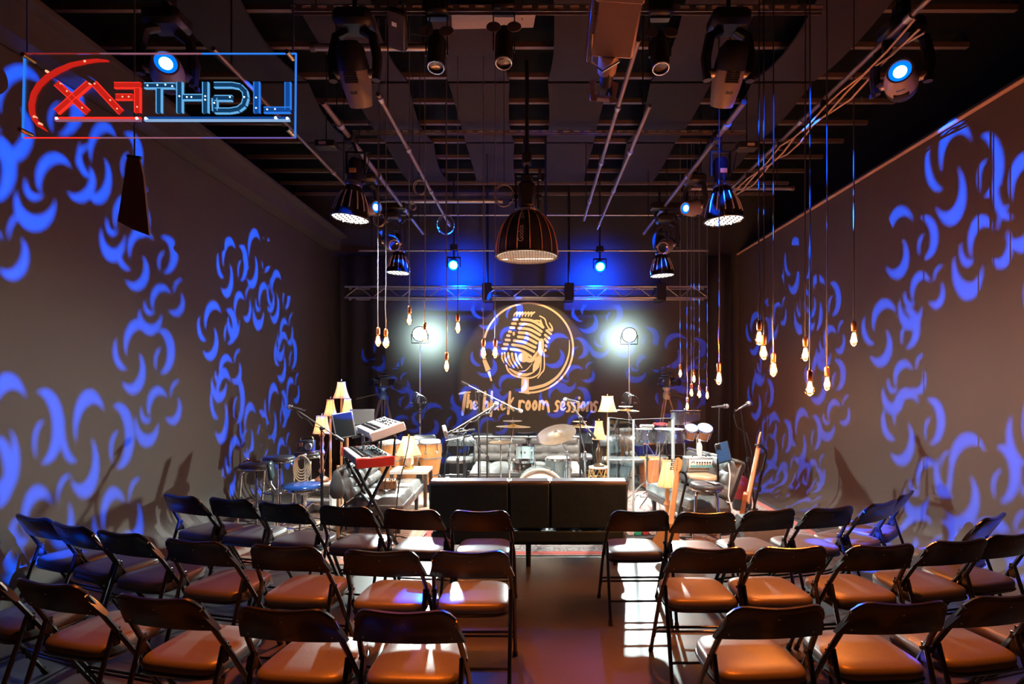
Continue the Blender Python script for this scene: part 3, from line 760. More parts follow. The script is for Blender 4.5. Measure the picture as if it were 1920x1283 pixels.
# gobo slides: metal discs with the crescent pattern cut out, in front of the fixtures' own lamps
MOTIF = [((440, 400), (270, 490), (300, 352), .42), ((360, 475), (235, 590), (378, 622), .42), ((200, 415), (275, 540), (187, 512), .52), ((490, 385), (510, 560), (620, 468), .45),
         ((525, 455), (490, 548), (472, 495), .5), ((565, 660), (440, 742), (470, 617), .42), ((655, 590), (590, 660), (594, 612), .5), ((640, 655), (550, 735), (652, 748), .45),
         ((379, 692), (451, 740), (392, 758), .5), ((340, 730), (501, 758), (434, 858), .42)]
def crescent(A, B, Cm, k):
    mid = ((A[0]+B[0])/2, (A[1]+B[1])/2); inn = (Cm[0]+k*(mid[0]-Cm[0]), Cm[1]+k*(mid[1]-Cm[1]))
    return arc3(A, Cm, B, 10) + arc3(B, inn, A, 10)[1:-1]
CRES = [crescent(*c) for c in MOTIF]
def units_on_wall(units, wall):
    """units: boxes of one motif each, as seen from the front seats -> outlines on the wall in metres"""
    polys = []
    for (x0, x1, y0, y1) in units:
        for cr in CRES:
            q = []
            for (x, y) in cr:
                px = x0+(x-270)/350*(x1-x0); py = y0+(y-340)/300*(y1-y0)
                if wall == 'back': Y = YB
                else:
                    X = XL if wall == 'left' else XR
                    dx = (px-1000)
                    if (X < 0 and dx > -350) or (X > 0 and dx < 330): q = None; break
                    Y = min(X*1000/dx, 12)
                q.append(at(px, py, Y))
            if q: polys.append(q)
    return polys
def gobo(parent, L, aim, polys, power, color=BLUE, d=.03, r=.00013, name='gobo_slide'):
    L = V(L); n = (V(aim)-L).normalized(); u = n.orthogonal().normalized(); v = n.cross(u)
    P2 = []; mx = 0
    for poly in polys:
        q = []
        for p in poly:
            e = p-L; k = e.dot(n)
            if k < .25*e.length: q = None; break
            e = e*(d/k); q.append(V((e.dot(u), e.dot(v))))
        if q: P2.append(q)
    S = 1000.0
    P2 = [[p*S for p in q] for q in P2]
    mx = max(p.length for q in P2 for p in q)*1.04
    verts = [V((mx*1.25*math.cos(2*PI*i/32), mx*1.25*math.sin(2*PI*i/32))) for i in range(32)]; edges = [(i, (i+1) % 32) for i in range(32)]
    for q in P2:
        o = len(verts); verts += q; edges += [(o+i, o+(i+1) % len(q)) for i in range(len(q))]
    vo, eo, fo, *_ = geometry.delaunay_2d_cdt(verts, edges, [], 1, 1e-5)
    bb = [(min(p.x for p in q), max(p.x for p in q), min(p.y for p in q), max(p.y for p in q), q) for q in P2]
    def inside(c, q):
        r_ = False; j = len(q)-1
        for i in range(len(q)):
            a, b = q[i], q[j]
            if (a.y > c.y) != (b.y > c.y) and c.x < (b.x-a.x)*(c.y-a.y)/(b.y-a.y)+a.x: r_ = not r_
            j = i
        return r_
    keep = []
    for f in fo:
        c = sum((vo[i] for i in f), V((0, 0)))/len(f)
        if not any(b[0] <= c.x <= b[1] and b[2] <= c.y <= b[3] and inside(c, b[4]) for b in bb): keep.append(list(f))
    m = MB(); m.add([L+n*d+u*(p.x/S)+v*(p.y/S) for p in vo], keep)
    me_o = m.build(name, black_matt, parent, org=parent.location, smooth=0)
    ang = math.degrees(2*math.atan(mx*1.1/S/d))
    if ang > 150: print('GOBO wide', ang)
    # snoot ring holding the slide
    m = MB(); R = mx*1.25/S
    m.tube([L+n*d+u*R*math.cos(2*PI*i/24)+v*R*math.sin(2*PI*i/24) for i in range(24)], R*.05+.0008, 6, True)
    m.build('slide_ring', black_metal, parent, org=parent.location)
    light('SPOT', 'gobo_light', L, power, color, r, aim, min(ang, 150), .12, parent)

LEFT1 = [(237, 328, 599, 737), (244, 334, 427, 543), (171, 268, 228, 380), (0, 158, 122, 302), (-137, 31, 225, 435), (-17, 120, 700, 930), (143, 252, 731, 931), (-100, 28, 790, 1010)]
LEFT2 = [(419, 465, 445, 556), (386, 445, 565, 674), (467, 509, 429, 539), (510, 545, 506, 605), (523, 557, 622, 716), (408, 459, 690, 830), (505, 540, 718, 831), (460, 500, 755, 862)]
RIGHT1 = [(1669, 1759, 387, 521), (1639, 1725, 561, 686), (1678, 1772, 728, 871), (1786, 1914, 812, 989), (1766, 1882, 225, 420), (1898, 2030, 285, 470), (1817, 1960, 972, 1150), (1924, 2060, 724, 942), (1700, 1800, 960, 1080)]
RIGHT2 = [(1520, 1577, 515, 619), (1482, 1524, 445, 550), (1409, 1447, 585, 665), (1435, 1470, 483, 572), (1412, 1451, 700, 786), (1525, 1586, 661, 757), (1493, 1541, 765, 870), (1440, 1486, 774, 875), (1498, 1545, 866, 950), (1440, 1480, 870, 940)]
def bu(dx, dy): return (970+(270+dx)/4.58, 970+(620+dx)/4.58, 550+(340+dy)/4.58, 550+(640+dy)/4.58)
BACK = [bu(*q) for q in ((0, 0), (10, 425), (290, -300), (1010, 0), (1010, 430), (-580, 80), (-570, -330), (-1590, 90), (-1490, 430), (-1080, 600), (-750, 445), (600, -90))]

def P(px, py, Y): return at(px, py, Y)
lookL1 = V((XL, 4.1, 2.3)); lookR1 = V((XR, 4.2, 2.2)); lookL2 = V((XL, 6.6, 2.1)); lookR2 = V((XR, 6.7, 2.0))
hR1 = P(1690, 152, 3.55); hL1 = P(314, 137, 3.5); hR2 = P(1303, 390, 6.1); hL2 = P(688, 388, 6.05)
def blue_head(lbl, p, aim, s, polys, power, facing):
    t, d = moving_head('moving_head', lbl, p, facing, s, blue_lens, blue_core)
    L = V(p)+(V(aim)-V(p)).normalized()*.24*s + V((0, 0, -.05))
    m = MB(); m.box(L-V(p)-(V(aim)-V(p)).normalized()*.04, (.03, .03, .03), bev=.004); m.build('slide_lamp', black_metal, t)
    gobo(t, L, aim, polys, power)
    return t
# each head throws its pattern on the wall opposite; lens turned that way
tR1 = blue_head('moving head with a bright blue lens near the right wall, close to the seats', hR1, lookL1, .95, units_on_wall(LEFT1, 'left'), P_GOBO*1.25, hR1+V((-.75, -1, -.12)))
tL1 = blue_head('moving head with a bright blue lens behind the mirrored sign', hL1, lookR1, .95, units_on_wall(RIGHT1, 'right'), P_GOBO*1.25, hL1+V((.62, -1, -.15)))
blue_head('moving head with a blue lens beside the near right bowl lamp', hR2, lookL2, .9, units_on_wall(LEFT2, 'left'), P_GOBO, hR2+V((-1, -.75, -.25)))
blue_head('moving head with a blue lens beside the near left bowl lamp', hL2, lookR2, .9, units_on_wall(RIGHT2, 'right'), P_GOBO*.6, hL2+V((1, -.75, -.25)))
light('SPOT', 'lens_beam', hR1+V((-.2, -.02, -.02)), 420, BLUE, .03, (1.9, 4.08, 3.72), 32, .6, tR1)
light('SPOT', 'lens_beam', hL1+V((.2, -.05, -.02)), 500, BLUE, .03, (.30, 2.25, 3.12), 16, .6, tL1)
# two big dark heads hanging near the seats
moving_head('moving_head', 'large grey moving head pointing down, left of the ceiling panels', P(665, 138, 4.15), P(665, 138, 4.15)+V((.03, .8, -1.0)), 1.12, top=4.75)
moving_head('moving_head', 'large grey moving head pointing down, right of the hanging projector', P(1366, 138, 4.15), P(1366, 138, 4.15)+V((-.03, .8, -1.0)), 1.12, top=4.75)
moving_head('moving_head', 'moving head above the far left bowl lamp, lens dark', P(733, 455, 7.0), P(760, 475, 6.4), .95, top=3.98)
moving_head('moving_head', 'moving head above the far right bowl lamp, lens dark', P(1249, 460, 7.0), P(1225, 478, 6.4), .95, top=3.98)
def par_can(px, py, Y, label, rimm, aimd=(0, -.25, -1)):
    p = P(px, py, Y); t = thing('par_can', label, 'stage light', p); d = V(aimd).normalized(); ax = V((1, 0, 0)); Mx = basis(ax, d.cross(ax), d)
    m = MB(); m.lathe([(0, -.18), (.055, -.17), (.075, -.1), (.075, .10), (.068, .14), (.07, .16)], 20, Mx); m.build('can', black_plastic, t)
    m = MB(); m.tube([Mx @ V((.066*math.cos(2*PI*k/24), .066*math.sin(2*PI*k/24), .16)) for k in range(24)], .007, 6, True); m.build('front_rim', rimm, t)
    m = MB(); m.lathe([(0, .12), (.066, .14)], 20, Mx); m.build('lens', M('warm_dark_lens', (.10, .06, .04), .1), t)
    for s in (-1, 1): m = MB(); m.lathe([(0, .006), (.058, .004), (.062, 0), (0, -.004)], 20, basis((1, 0, 0), (0, .35, .94), (0, -.94, .35)), (s*.085, -.03, .15)); m.build('side_disc', M('pale_disc', (.35, .30, .27), .5), t)
    m = MB()
    for s in (-1, 1): m.box((s*.088, 0, .12), (.01, .03, .32))
    m.box((0, 0, .28), (.186, .04, .012)); m.box((0, 0, .36), (.2, .16, .14), bev=.02); m.cyl((0, 0, .4), (0, 0, 4.78-p.z), .015, n=8); m.build('yoke', black_metal, t)
blue_rim = M('blue_rim_chrome', (.35, .45, .75), .2, .9); warm_rim = M('warm_rim_chrome', (.8, .62, .5), .2, .9)
par_can(819, 96, 4.45, 'small par light with a bluish rim, left of the ceiling centre', blue_rim)
par_can(945, 88, 4.45, 'small par light with a pale rim at the ceiling centre', warm_rim)
par_can(1237, 98, 4.45, 'small par light with a pale rim just right of the projector', warm_rim)
# driver box
t = thing('driver_box', 'flat black control box hanging near the left moving head', 'box', P(745, 55, 4.4))
m = MB(); R = Matrix.Rotation(.35, 3, 'Y') @ Matrix.Rotation(-.6, 3, 'X'); m.box((0, 0, 0), (.16, .30, .07), R, .012); m.build('case', M('driver_case', (.05, .04, .04), .5), t)
m = MB(); m.box(R @ V((-.01, -.05, -.037)), (.04, .03, .004), R); m.build('sticker', white_cloth, t)
m = MB(); m.tube([R @ V((.03, -.15, 0)), R @ V((.05, -.2, 0)), (.12, -.1, -.1), (.24, 0, -.05), (.27, 0, .1)], .005, 6); m.tube([R @ V((0, .15, 0)), (0, .1, .3)], .012, 6); m.build('cable', black_plastic, t)

# pale plank lying above the bars
t = thing('plank', 'short pale grey plank resting above the bars at the ceiling centre', 'plank', P(925, 36, 4.6)); m = MB(); m.box((0, 0, 0), (.72, .20, .03), Matrix.Rotation(.12, 3, 'Z') @ Matrix.Rotation(-.1, 3, 'Y'), .004); m.build('board', M('grey_board', (.30, .24, .20), .7, 0, .3, 12, 0, 60, None, 0, 0, (3, 20, 20)), t)
for x in (-.25, .25): m = MB(); m.cyl((x, 0, 0), (x, 0, 5.2-t.location.z), .006, n=6); m.build('tie_rod', black_metal, t)
# hanging video projector
proj_m = M('projector_shell_orange_light', (.62, .38, .24), .5, 0, .1, 5)  # orange lamplight put into the shell colour
t = thing('hanging_projector', 'large boxy projector hanging on a bracket at the top centre, with orange light put into its colour', 'projector', P(1156, 40, 2.2))
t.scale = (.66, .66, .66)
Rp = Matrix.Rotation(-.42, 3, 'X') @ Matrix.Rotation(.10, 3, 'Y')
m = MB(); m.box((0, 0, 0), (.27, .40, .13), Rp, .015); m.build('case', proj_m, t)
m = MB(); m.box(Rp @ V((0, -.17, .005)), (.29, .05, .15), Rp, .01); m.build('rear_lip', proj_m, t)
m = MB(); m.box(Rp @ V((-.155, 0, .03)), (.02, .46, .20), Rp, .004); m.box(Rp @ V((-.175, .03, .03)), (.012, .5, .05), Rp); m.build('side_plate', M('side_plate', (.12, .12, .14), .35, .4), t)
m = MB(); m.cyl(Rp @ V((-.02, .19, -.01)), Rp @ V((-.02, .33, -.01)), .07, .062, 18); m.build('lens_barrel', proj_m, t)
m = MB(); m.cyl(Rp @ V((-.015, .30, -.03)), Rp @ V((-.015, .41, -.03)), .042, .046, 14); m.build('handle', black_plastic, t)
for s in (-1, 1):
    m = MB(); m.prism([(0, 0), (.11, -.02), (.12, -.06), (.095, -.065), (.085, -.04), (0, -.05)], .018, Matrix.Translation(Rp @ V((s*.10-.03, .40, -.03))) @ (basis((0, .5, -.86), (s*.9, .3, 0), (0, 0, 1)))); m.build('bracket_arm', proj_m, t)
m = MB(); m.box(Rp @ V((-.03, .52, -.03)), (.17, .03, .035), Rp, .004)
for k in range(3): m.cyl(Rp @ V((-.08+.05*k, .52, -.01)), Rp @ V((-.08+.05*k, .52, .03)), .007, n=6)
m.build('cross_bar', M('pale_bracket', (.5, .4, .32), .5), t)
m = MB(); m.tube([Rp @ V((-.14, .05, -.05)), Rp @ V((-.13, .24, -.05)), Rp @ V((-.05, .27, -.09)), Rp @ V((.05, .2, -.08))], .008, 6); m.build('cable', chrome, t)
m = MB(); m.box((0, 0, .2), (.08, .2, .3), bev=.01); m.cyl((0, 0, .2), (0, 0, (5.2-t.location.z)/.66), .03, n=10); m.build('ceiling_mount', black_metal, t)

# blue spots at the back, two white stand lights
def beam_spot(px, py, Y, label, aim, r):
    p = P(px, py, Y); t = thing('beam_spot', label, 'stage light', p); d = (V(aim)-p).normalized(); ax = d.orthogonal().normalized(); Mx = basis(ax, d.cross(ax), d)
    m = MB(); m.lathe([(0, -.2), (.07, -.19), (.085, -.05), (.08, 0), (.07, .0)], 18, Mx); m.build('can', black_plastic, t)
    m = MB(); m.lathe([(0, .004), (r, .0)], 20, Mx); m.build('lens', mat_emit('blue_beam_lens', (.35, .85, 1.0), 30), t)
    m = MB(); m.tube([Mx @ V(((r+.012)*math.cos(2*PI*k/20), (r+.012)*math.sin(2*PI*k/20), 0)) for k in range(20)], .013, 6, True); m.build('lens_ring', mat_emit('blue_beam_ring', (0, .12, 1.0), 6), t)
    m = MB(); m.box((0, .06, .14), (.22, .04, .02)); m.box((-.105, .06, .06), (.012, .04, .16)); m.box((.105, .06, .06), (.012, .04, .16)); m.cyl((0, .06, .14), (0, .06, 5.0-p.z), .014, n=8); m.box((0, .06, .3), (.12, .1, .1), bev=.01); m.build('yoke', black_metal, t)
    return t, p+d*.03
tb1, LB1 = beam_spot(850, 497, 8.75, 'left blue beam light shining out above the far truss', (-.4, 2.5, .6), .062)
tb2, LB2 = beam_spot(1125.5, 500, 8.75, 'right blue beam light shining out above the far truss', (.8, 2.5, .6), .062)
for lb, tb in ((LB1, tb1), (LB2, tb2)):
    light('POINT', 'blue_spill', lb, 12, (0, .05, 1), .05, parent=tb)
    light('SPOT', 'added_halo_spot', (lb.x, 9.0, lb.z+.02), 420, (0, .05, 1), .03, (lb.x, YB, lb.z-.1), 140, 1, tb)  # added spot behind the can, throws a blue halo on the wall
light('SPOT', 'blue_wash', LB1, P_WASH, (.02, .12, 1), .05, (-.6, 2.6, .2), 50, .8, tb1)
light('SPOT', 'blue_wash', LB2, P_WASH, (.02, .12, 1), .05, (.6, 2.6, .2), 50, .8, tb2)
def seat_spot(polys_px):
    out = []
    for z, poly in polys_px:
        q = []
        for (x, y) in poly:
            Y = (EYE-z)*1000/(y-710); q.append(V(((x-1000)*Y/1000, Y, z)))
        out.append(q)
    return out
SEATS = seat_spot([
 (.465, [(742, 1132), (752, 1113), (775, 1102), (795, 1097), (797, 1120), (790, 1133)]), (.465, [(822, 1128), (826, 1115), (845, 1112), (858, 1122), (862, 1133), (830, 1136)]),
 (.465, [(672, 1270), (690, 1256), (742, 1261), (762, 1246), (770, 1225), (776, 1212), (792, 1212), (795, 1238), (812, 1256), (862, 1264), (860, 1300), (800, 1300), (790, 1270), (768, 1250), (745, 1264), (735, 1290), (672, 1300)]),
 (.465, [(1352, 1246), (1400, 1241), (1478, 1243), (1498, 1266), (1355, 1268)]), (.465, [(1578, 1238), (1600, 1228), (1625, 1234), (1612, 1262), (1585, 1264)]), (.465, [(1698, 1228), (1740, 1230), (1752, 1246), (1730, 1246)]),
 (.775, [(660, 1150), (700, 1146), (790, 1148), (862, 1152), (850, 1156), (680, 1157)]), (.775, [(810, 1040), (880, 1034), (955, 1036), (950, 1041), (820, 1044)]), (.775, [(1345, 1150), (1380, 1141), (1385, 1148), (1355, 1160)]), (.775, [(1600, 1140), (1612, 1133), (1620, 1138), (1605, 1148)])])
gobo(tb2, LB2+V((0, -.05, -.12)), (.0, 2.5, .5), SEATS, P_GOBO*3.6)

def stand_light(px, py, Y, label, aim, col):
    p = P(px, py, Y); t = thing('stand_light', label, 'stage light', (p.x, p.y, 0)); d = (V((p.x*.3, 0, 1.5))-p).normalized(); ax = d.cross(V((0, 0, 1))).normalized(); Mx = basis(ax, d.cross(ax), d)
    q = p-t.location
    m = MB(); m.lathe([(0, -.22), (.09, -.21), (.12, -.1), (.13, .0), (.115, .0)], 20, Mx, q); m.build('lamp_housing', black_plastic, t)
    m = MB(); m.lathe([(0, .006), (.07, .004), (.095, -.002), (.112, -.004)], 20, Mx, q); m.build('lens', white_core, t)
    m = MB(); m.cyl((0, .02, .0+.4), (0, .02, q.z-.1), .011, n=8); m.cyl((0, .02, .35), (0, .02, 1.35), .016, n=8); m.build('pole', dull_steel, t)
    for zz in (1.35, .95):
        m = MB(); m.cyl((0, .02, zz-.03), (0, .02, zz+.03), .024, n=10); m.build('collar', black_plastic, t)
    for k in range(3):
        a = PI/2+2*PI*k/3+.3
        m = MB(); m.tube([(0, .02, .62), (.42*math.cos(a), .02+.42*math.sin(a), .02)], .010, 6); m.build('leg', dull_steel, t)
    m = MB(); m.tube([(-.14, .0, q.z), (-.14, .02, q.z-.15), (.14, .02, q.z-.15), (.14, 0, q.z)], .008, 6); m.build('yoke', black_metal, t)
    light('SPOT', 'added_halo_spot', (p.x, p.y+.24, p.z+.02), 190, (.70, 1, .92), .03, (p.x, YB, p.z), 135, 1, t)  # added spot behind the housing, washes a pale halo onto the wall
    light('SPOT', 'stand_beam', p+d*.03, P_BACK, col, .05, aim, 112, .75, t)
    return t
tl1 = stand_light(787, 626, 8.9, 'left tall stand with a blinding white light, above the congas', (-.6, 6.9, 0), STAGE_WHITE)
tl2 = stand_light(1180, 628, 8.9, 'right tall stand with a blinding white light, above the drum shield', (.5, 6.9, 0), STAGE_WHITE)
for (px, py, w, L) in ((786, 748, 'pole of the left white stand light', -1), (1180, 748, 'pole of the right white stand light', 1)):
    p = P(px, py, 8.9); t = thing('coiled_cable', f'black cable coil with clips hung on the {w}', 'cable', p)
    for k in range(4):
        m = MB(); m.tube([(.07*math.sin(a*PI/8)*(1+.15*k)+.03*(k-1.5), -.03-.015*k, .11*math.cos(a*PI/8)*(1+.12*k)-.03*k) for a in range(16)], .009, 6, True); m.build('cable_loop', black_plastic, t)
    m = MB(); m.box((.0, -.05, .0), (.05, .05, .16), bev=.01); m.box((.09, -.05, -.06), (.06, .03, .03), bev=.006); m.box((-.1, -.05, -.06), (.08, .02, .015)); m.build('clip', M('blue_grey_clip', (.12, .14, .2), .4), t)
# an added, unseen logo spotlight and the gobo pattern for the back wall come from two profiles on the middle strut
tp = thing('unseen_profile_spot', 'added warm profile spotlight for the logo, unseen behind the dome lamp, right one', 'stage light', (.16, 6.9, 3.42))
m = MB(); d = (V((-.1, YB, 2.03))-tp.location).normalized(); ax = d.cross(V((0, 0, 1))).normalized(); Mx = basis(ax, d.cross(ax), d)
m.lathe([(0, -.2), (.05, -.19), (.06, -.1), (.05, .0), (.05, .12), (.055, .14)], 18, Mx); m.build('body', black_plastic, tp)
m = MB(); m.cyl((0, 0, .05), (0, 0, 1.6), .014, n=8); m.build('yoke', black_metal, tp)
light('SPOT', 'logo_beam', tp.location+d*.16, P_LOGO, (1, .66, .30), .02, (-.1, YB, 2.05), 45, .15, tp)
tq = thing('unseen_profile_spot', 'black profile spotlight hanging behind the dome lamp, left one', 'stage light', (-.12, 6.95, 3.45))
m = MB(); d = (V((-.2, YB, 2.0))-tq.location).normalized(); ax = d.cross(V((0, 0, 1))).normalized(); Mx = basis(ax, d.cross(ax), d)
m.lathe([(0, -.3), (.07, -.29), (.08, -.1), (.06, .0), (.06, .2), (.068, .22)], 18, Mx); m.build('body', black_plastic, tq)
m = MB(); m.cyl((0, 0, .05), (0, 0, 1.55), .014, n=8); m.build('yoke', black_metal, tq)
gobo(tq, tq.location+d*.25, (-.2, YB, 2.0), units_on_wall(BACK, 'back'), P_GOBO*.12)

# warm house par lights over the rear seats
for x in (-.95, 1.2):
    t = thing('house_par', f'warm house par light over the rear seats, {"left" if x < 0 else "right"} of the aisle', 'stage light', (x, 3.0, 4.6)); d = (V((x*1.1, 2.25, .4))-t.location).normalized(); ax = d.orthogonal().normalized(); Mx = basis(ax, d.cross(ax), d)
    m = MB(); m.lathe([(0, -.16), (.09, -.15), (.11, -.05), (.11, .12)], 20, Mx); m.build('can', black_plastic, t); m = MB(); m.lathe([(0, .08), (.105, .09)], 20, Mx); m.build('lens', mat_emit('warm_par_lens', (1, .4, .1), 5), t)
    m = MB(); m.cyl((0, 0, .1), (0, 0, .6), .015, n=8); m.build('yoke', black_metal, t)
    light('SPOT', 'warm_beam', t.location+d*.13, P_WARM, (1, .17, .012), .1, (x*1.05, 2.25, .4), 52, .9, t)
# ------------------------------------------------------------------ table and floor lamps with cloth shades
def lamp(px, ytop, ybot, Y, wb, wt, label, stem, zfoot, mat=None, power=P_LAMP, n=24, name='table_lamp', fring=False, panels=8):
    """ytop / ybot: shade top and bottom as seen; wb / wt: bottom and top shade widths (m); zfoot: what it stands on"""
    p = at(px, ybot, Y); zt = at(px, ytop, Y).z
    t = thing(name, label, 'lamp', (p.x, p.y, zfoot)); z0 = p.z-zfoot; z1 = zt-zfoot; h = z1-z0; rb, rt = wb/2, wt/2
    def r_(v): return rb+(rt-rb)*(1-(1-v)**(1.7 if not fring else 1.25))
    m = MB(); m.lathe([(r_(k/8), z0+h*k/8) for k in range(9)], n); s = m.build('lamp_shade', shade_cream, t, smooth=80)
    tr = M('shade_trim', (.45, .30, .16), .8)
    m = MB(); m.tube([(rb*math.cos(2*PI*k/24), rb*math.sin(2*PI*k/24), z0) for k in range(24)], .0055, 5, True); m.build('hem', tr, s)
    m = MB(); m.tube([(rt*math.cos(2*PI*k/24), rt*math.sin(2*PI*k/24), z1) for k in range(24)], .005, 5, True); m.build('top_trim', tr, s)
    for k in range(panels):
        a = 2*PI*k/panels+.2
        m = MB(); m.tube([((r_(q/6)+.002)*math.cos(a), (r_(q/6)+.002)*math.sin(a), z0+h*q/6) for q in range(7)], .003, 4); m.build('shade_seam', tr, s)
    if fring:
        m = MB()
        for k in range(60):
            a = 2*PI*k/60; m.cyl((rb*math.cos(a), rb*math.sin(a), z0), (rb*1.01*math.cos(a), rb*1.01*math.sin(a), z0-.03), .004, n=4)
        m.build('bead_fringe', tr, s, kind='stuff')
    m = MB(); m.cyl((0, 0, z1-.03), (0, 0, z1+.02), .004, n=6); m.ball((0, 0, z1+.028), .011, 10, 6); m.cyl((-rt, 0, z1-.015), (rt, 0, z1-.015), .0025, n=5); m.build('finial', brass, t)
    m = MB(); m.ball((0, 0, z0+h*.45), .028, 12, 8, (1, 1, 1.2)); m.build('bulb', mat_emit('warm_lamp_bulb', (1, .62, .3), 6), t)
    mat = mat or wood_pale; H = z0
    if stem == 'turned':
        prof = [(0, 0), (.085, 0), (.09, .02), (.06, .045), (.028, .07)]
        z = .07; k = 0
        while z < H+.0:
            q = min(.115, H+.03-z)
            if q < .03: break
            prof += [(.020, z+q*.1), (.040 if k % 2 == 0 else .030, z+q*.5), (.020, z+q*.9)]; z += q; k += 1
        prof += [(.012, H+.03), (.012, z0+h*.35), (0, z0+h*.35)]
        m = MB(); m.lathe(prof, 16); m.build('turned_stem', mat, t)
    elif stem == 'slim':
        m = MB(); m.lathe([(0, 0), (.10, 0), (.10, .02), (.05, .04), (.018, .06), (.015, H*.5), (.019, H*.52), (.015, H*.54), (.013, z0+h*.35), (0, z0+h*.35)], 14); m.build('stem', mat, t)
    elif stem == 'crystal':
        m = MB(); m.lathe([(0, 0), (.075, 0), (.08, .02), (.055, .035), (.05, .05)], 12); m.build('foot', brass, t)
        m = MB(); m.lathe([(.05, .05), (.068, .075), (.068, H-.04), (.04, H-.01), (0, H)], 8); m.build('crystal_body', M('cut_crystal', (.75, .62, .48), .12, 0, .3, 30, .5, 40, None, 0, .8), t, smooth=20)
        m = MB(); m.cyl((0, 0, H-.01), (0, 0, z0+h*.35), .010, n=8); m.build('neck', brass, t)
    elif stem == 'ornate':
        m = MB(); m.lathe([(0, 0), (.085, 0), (.08, .02), (.05, .035), (.02, .05), (.018, .08), (.045, .13), (.055, .19), (.035, .25), (.016, .28), (.014, z0+h*.35), (0, z0+h*.35)], 12); m.build('stem', mat, t)
        m = MB()
        for k in range(6):
            a = 2*PI*k/6; m.tube([(.05*math.cos(a), .05*math.sin(a), .05), (.075*math.cos(a), .075*math.sin(a), .15), (.045*math.cos(a), .045*math.sin(a), .26)], .006, 5)
        m.build('cage', mat, t)
    light('POINT', 'lamp_light', V((p.x, p.y, p.z+h*.45)), power, (1, .55, .22), .035)
    return t
lamp(640, 716, 746, 7.0, .205, .095, 'tallest cream shade lamp of the four clustered at stage left', 'slim', 0.01, wood_honey, name='floor_lamp')
lamp(619.5, 749, 779, 6.9, .165, .085, 'second lowest cream shade lamp of the cluster at stage left', 'slim', 0.01, wood_honey, name='floor_lamp')
lamp(651.5, 748, 779, 7.15, .165, .085, 'cream shade lamp behind the laptop, right one of the cluster', 'slim', 0.01, wood_honey, name='floor_lamp')
lamp(603.5, 780, 812, 6.8, .215, .13, 'lowest cream shade lamp of the cluster, on a white box', 'turned', .42, M('red_turned_wood', (.42, .16, .08), .4))
lamp(766, 819, 852, 7.3, .335, .155, 'fringed cream lamp with a crystal base on the side table', 'crystal', .49, fring=True)
lamp(1139, 743, 771, 8.0, .285, .17, 'pleated pale lamp rising just below the end of the wall lettering', 'slim', 0.01, brass, name='floor_lamp', n=10)
lamp(1123, 790, 823, 7.7, .20, .105, 'cream lamp with an ornate base on the gold wire stool', 'ornate', .46, M('dark_bronze', (.12, .08, .05), .35, .7))
lamp(1251, 864, 911, 5.75, .215, .11, 'cream lamp on a turned pale wooden stem in front of the right chaise', 'turned', .01, wood_pale, name='floor_lamp')

# ------------------------------------------------------------------ furniture on the stage
def bar_stool(x, y, z, R, label, legs=4, seat=None, ring=.30, back=False):
    t = thing('bar_stool', label, 'stool', (x, y, 0)); seat = seat or vinyl_black
    m = MB(); m.lathe([(0, z-.075), (R*.93, z-.075), (R, z-.06), (R, z-.025), (R*.94, z-.006), (R*.6, z), (0, z+.002)], 28); s = m.build('seat', seat, t, smooth=60)
    m = MB(); m.lathe([(R*1.0, z-.066), (R*1.02, z-.062), (R*1.02, z-.05), (R*1.0, z-.046)], 28); m.build('chrome_band', chrome, s)
    for k in range(legs):
        a = 2*PI*k/legs+.5; c_, s_ = math.cos(a), math.sin(a)
        m = MB(); m.tube(fillet([(.03*c_, .03*s_, z-.08), (R*.82*c_, R*.82*s_, z-.085), (R*1.08*c_, R*1.08*s_, .0)], .09), .0125, 8); l = m.build('leg', chrome, t)
        m = MB(); m.cyl((R*1.08*c_, R*1.08*s_, .03), (R*1.08*c_, R*1.08*s_, 0), .016, n=8); m.build('rubber_foot', rubber, l)
    rr = R*(.82+.26*(z-ring)/z)
    m = MB(); m.tube([(rr*math.cos(2*PI*k/24), rr*math.sin(2*PI*k/24), ring) for k in range(24)], .011, 6, True); m.build('foot_ring', chrome, t)
    return t
bar_stool(-3.04, 5.85, .80, .175, 'black round bar stool with chrome legs nearest the left wall', ring=.34)
bar_stool(-3.22, 6.75, .74, .19, 'black round stool behind the nearest one at the left wall', ring=.3)
bar_stool(-3.05, 7.25, .73, .20, 'black round stool third back along the left wall, holding the camera', ring=.3)
bar_stool(1.80, 5.55, .635, .175, 'round black stool with chrome legs between the two guitars', ring=.22)
bar_stool(1.985, 6.15, .63, .20, 'tan topped round stool under the white amplifier', seat=M('tan_seat', (.45, .30, .18), .4), ring=.25)
# draughting chair with a blue reflection put into its seat colour
p = at(568, 908, 5.75); t = thing('draft_chair', 'swivel chair with round glossy seat coloured by a blue reflection and small square back at stage left', 'chair', (p.x, p.y, 0), 0)
z = p.z; sb = M('vinyl_blue_reflection', (.02, .10, .42), .22, 0, .1, 6, 0, 60, None, 0, .5)
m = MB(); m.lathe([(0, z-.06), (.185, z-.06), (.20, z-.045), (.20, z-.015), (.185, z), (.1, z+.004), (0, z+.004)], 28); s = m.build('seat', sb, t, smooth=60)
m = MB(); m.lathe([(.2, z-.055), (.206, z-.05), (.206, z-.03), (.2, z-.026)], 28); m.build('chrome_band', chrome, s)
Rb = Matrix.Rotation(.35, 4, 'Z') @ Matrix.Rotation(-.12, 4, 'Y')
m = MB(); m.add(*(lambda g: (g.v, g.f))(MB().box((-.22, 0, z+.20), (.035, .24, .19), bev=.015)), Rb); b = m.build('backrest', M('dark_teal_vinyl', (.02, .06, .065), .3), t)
m = MB()
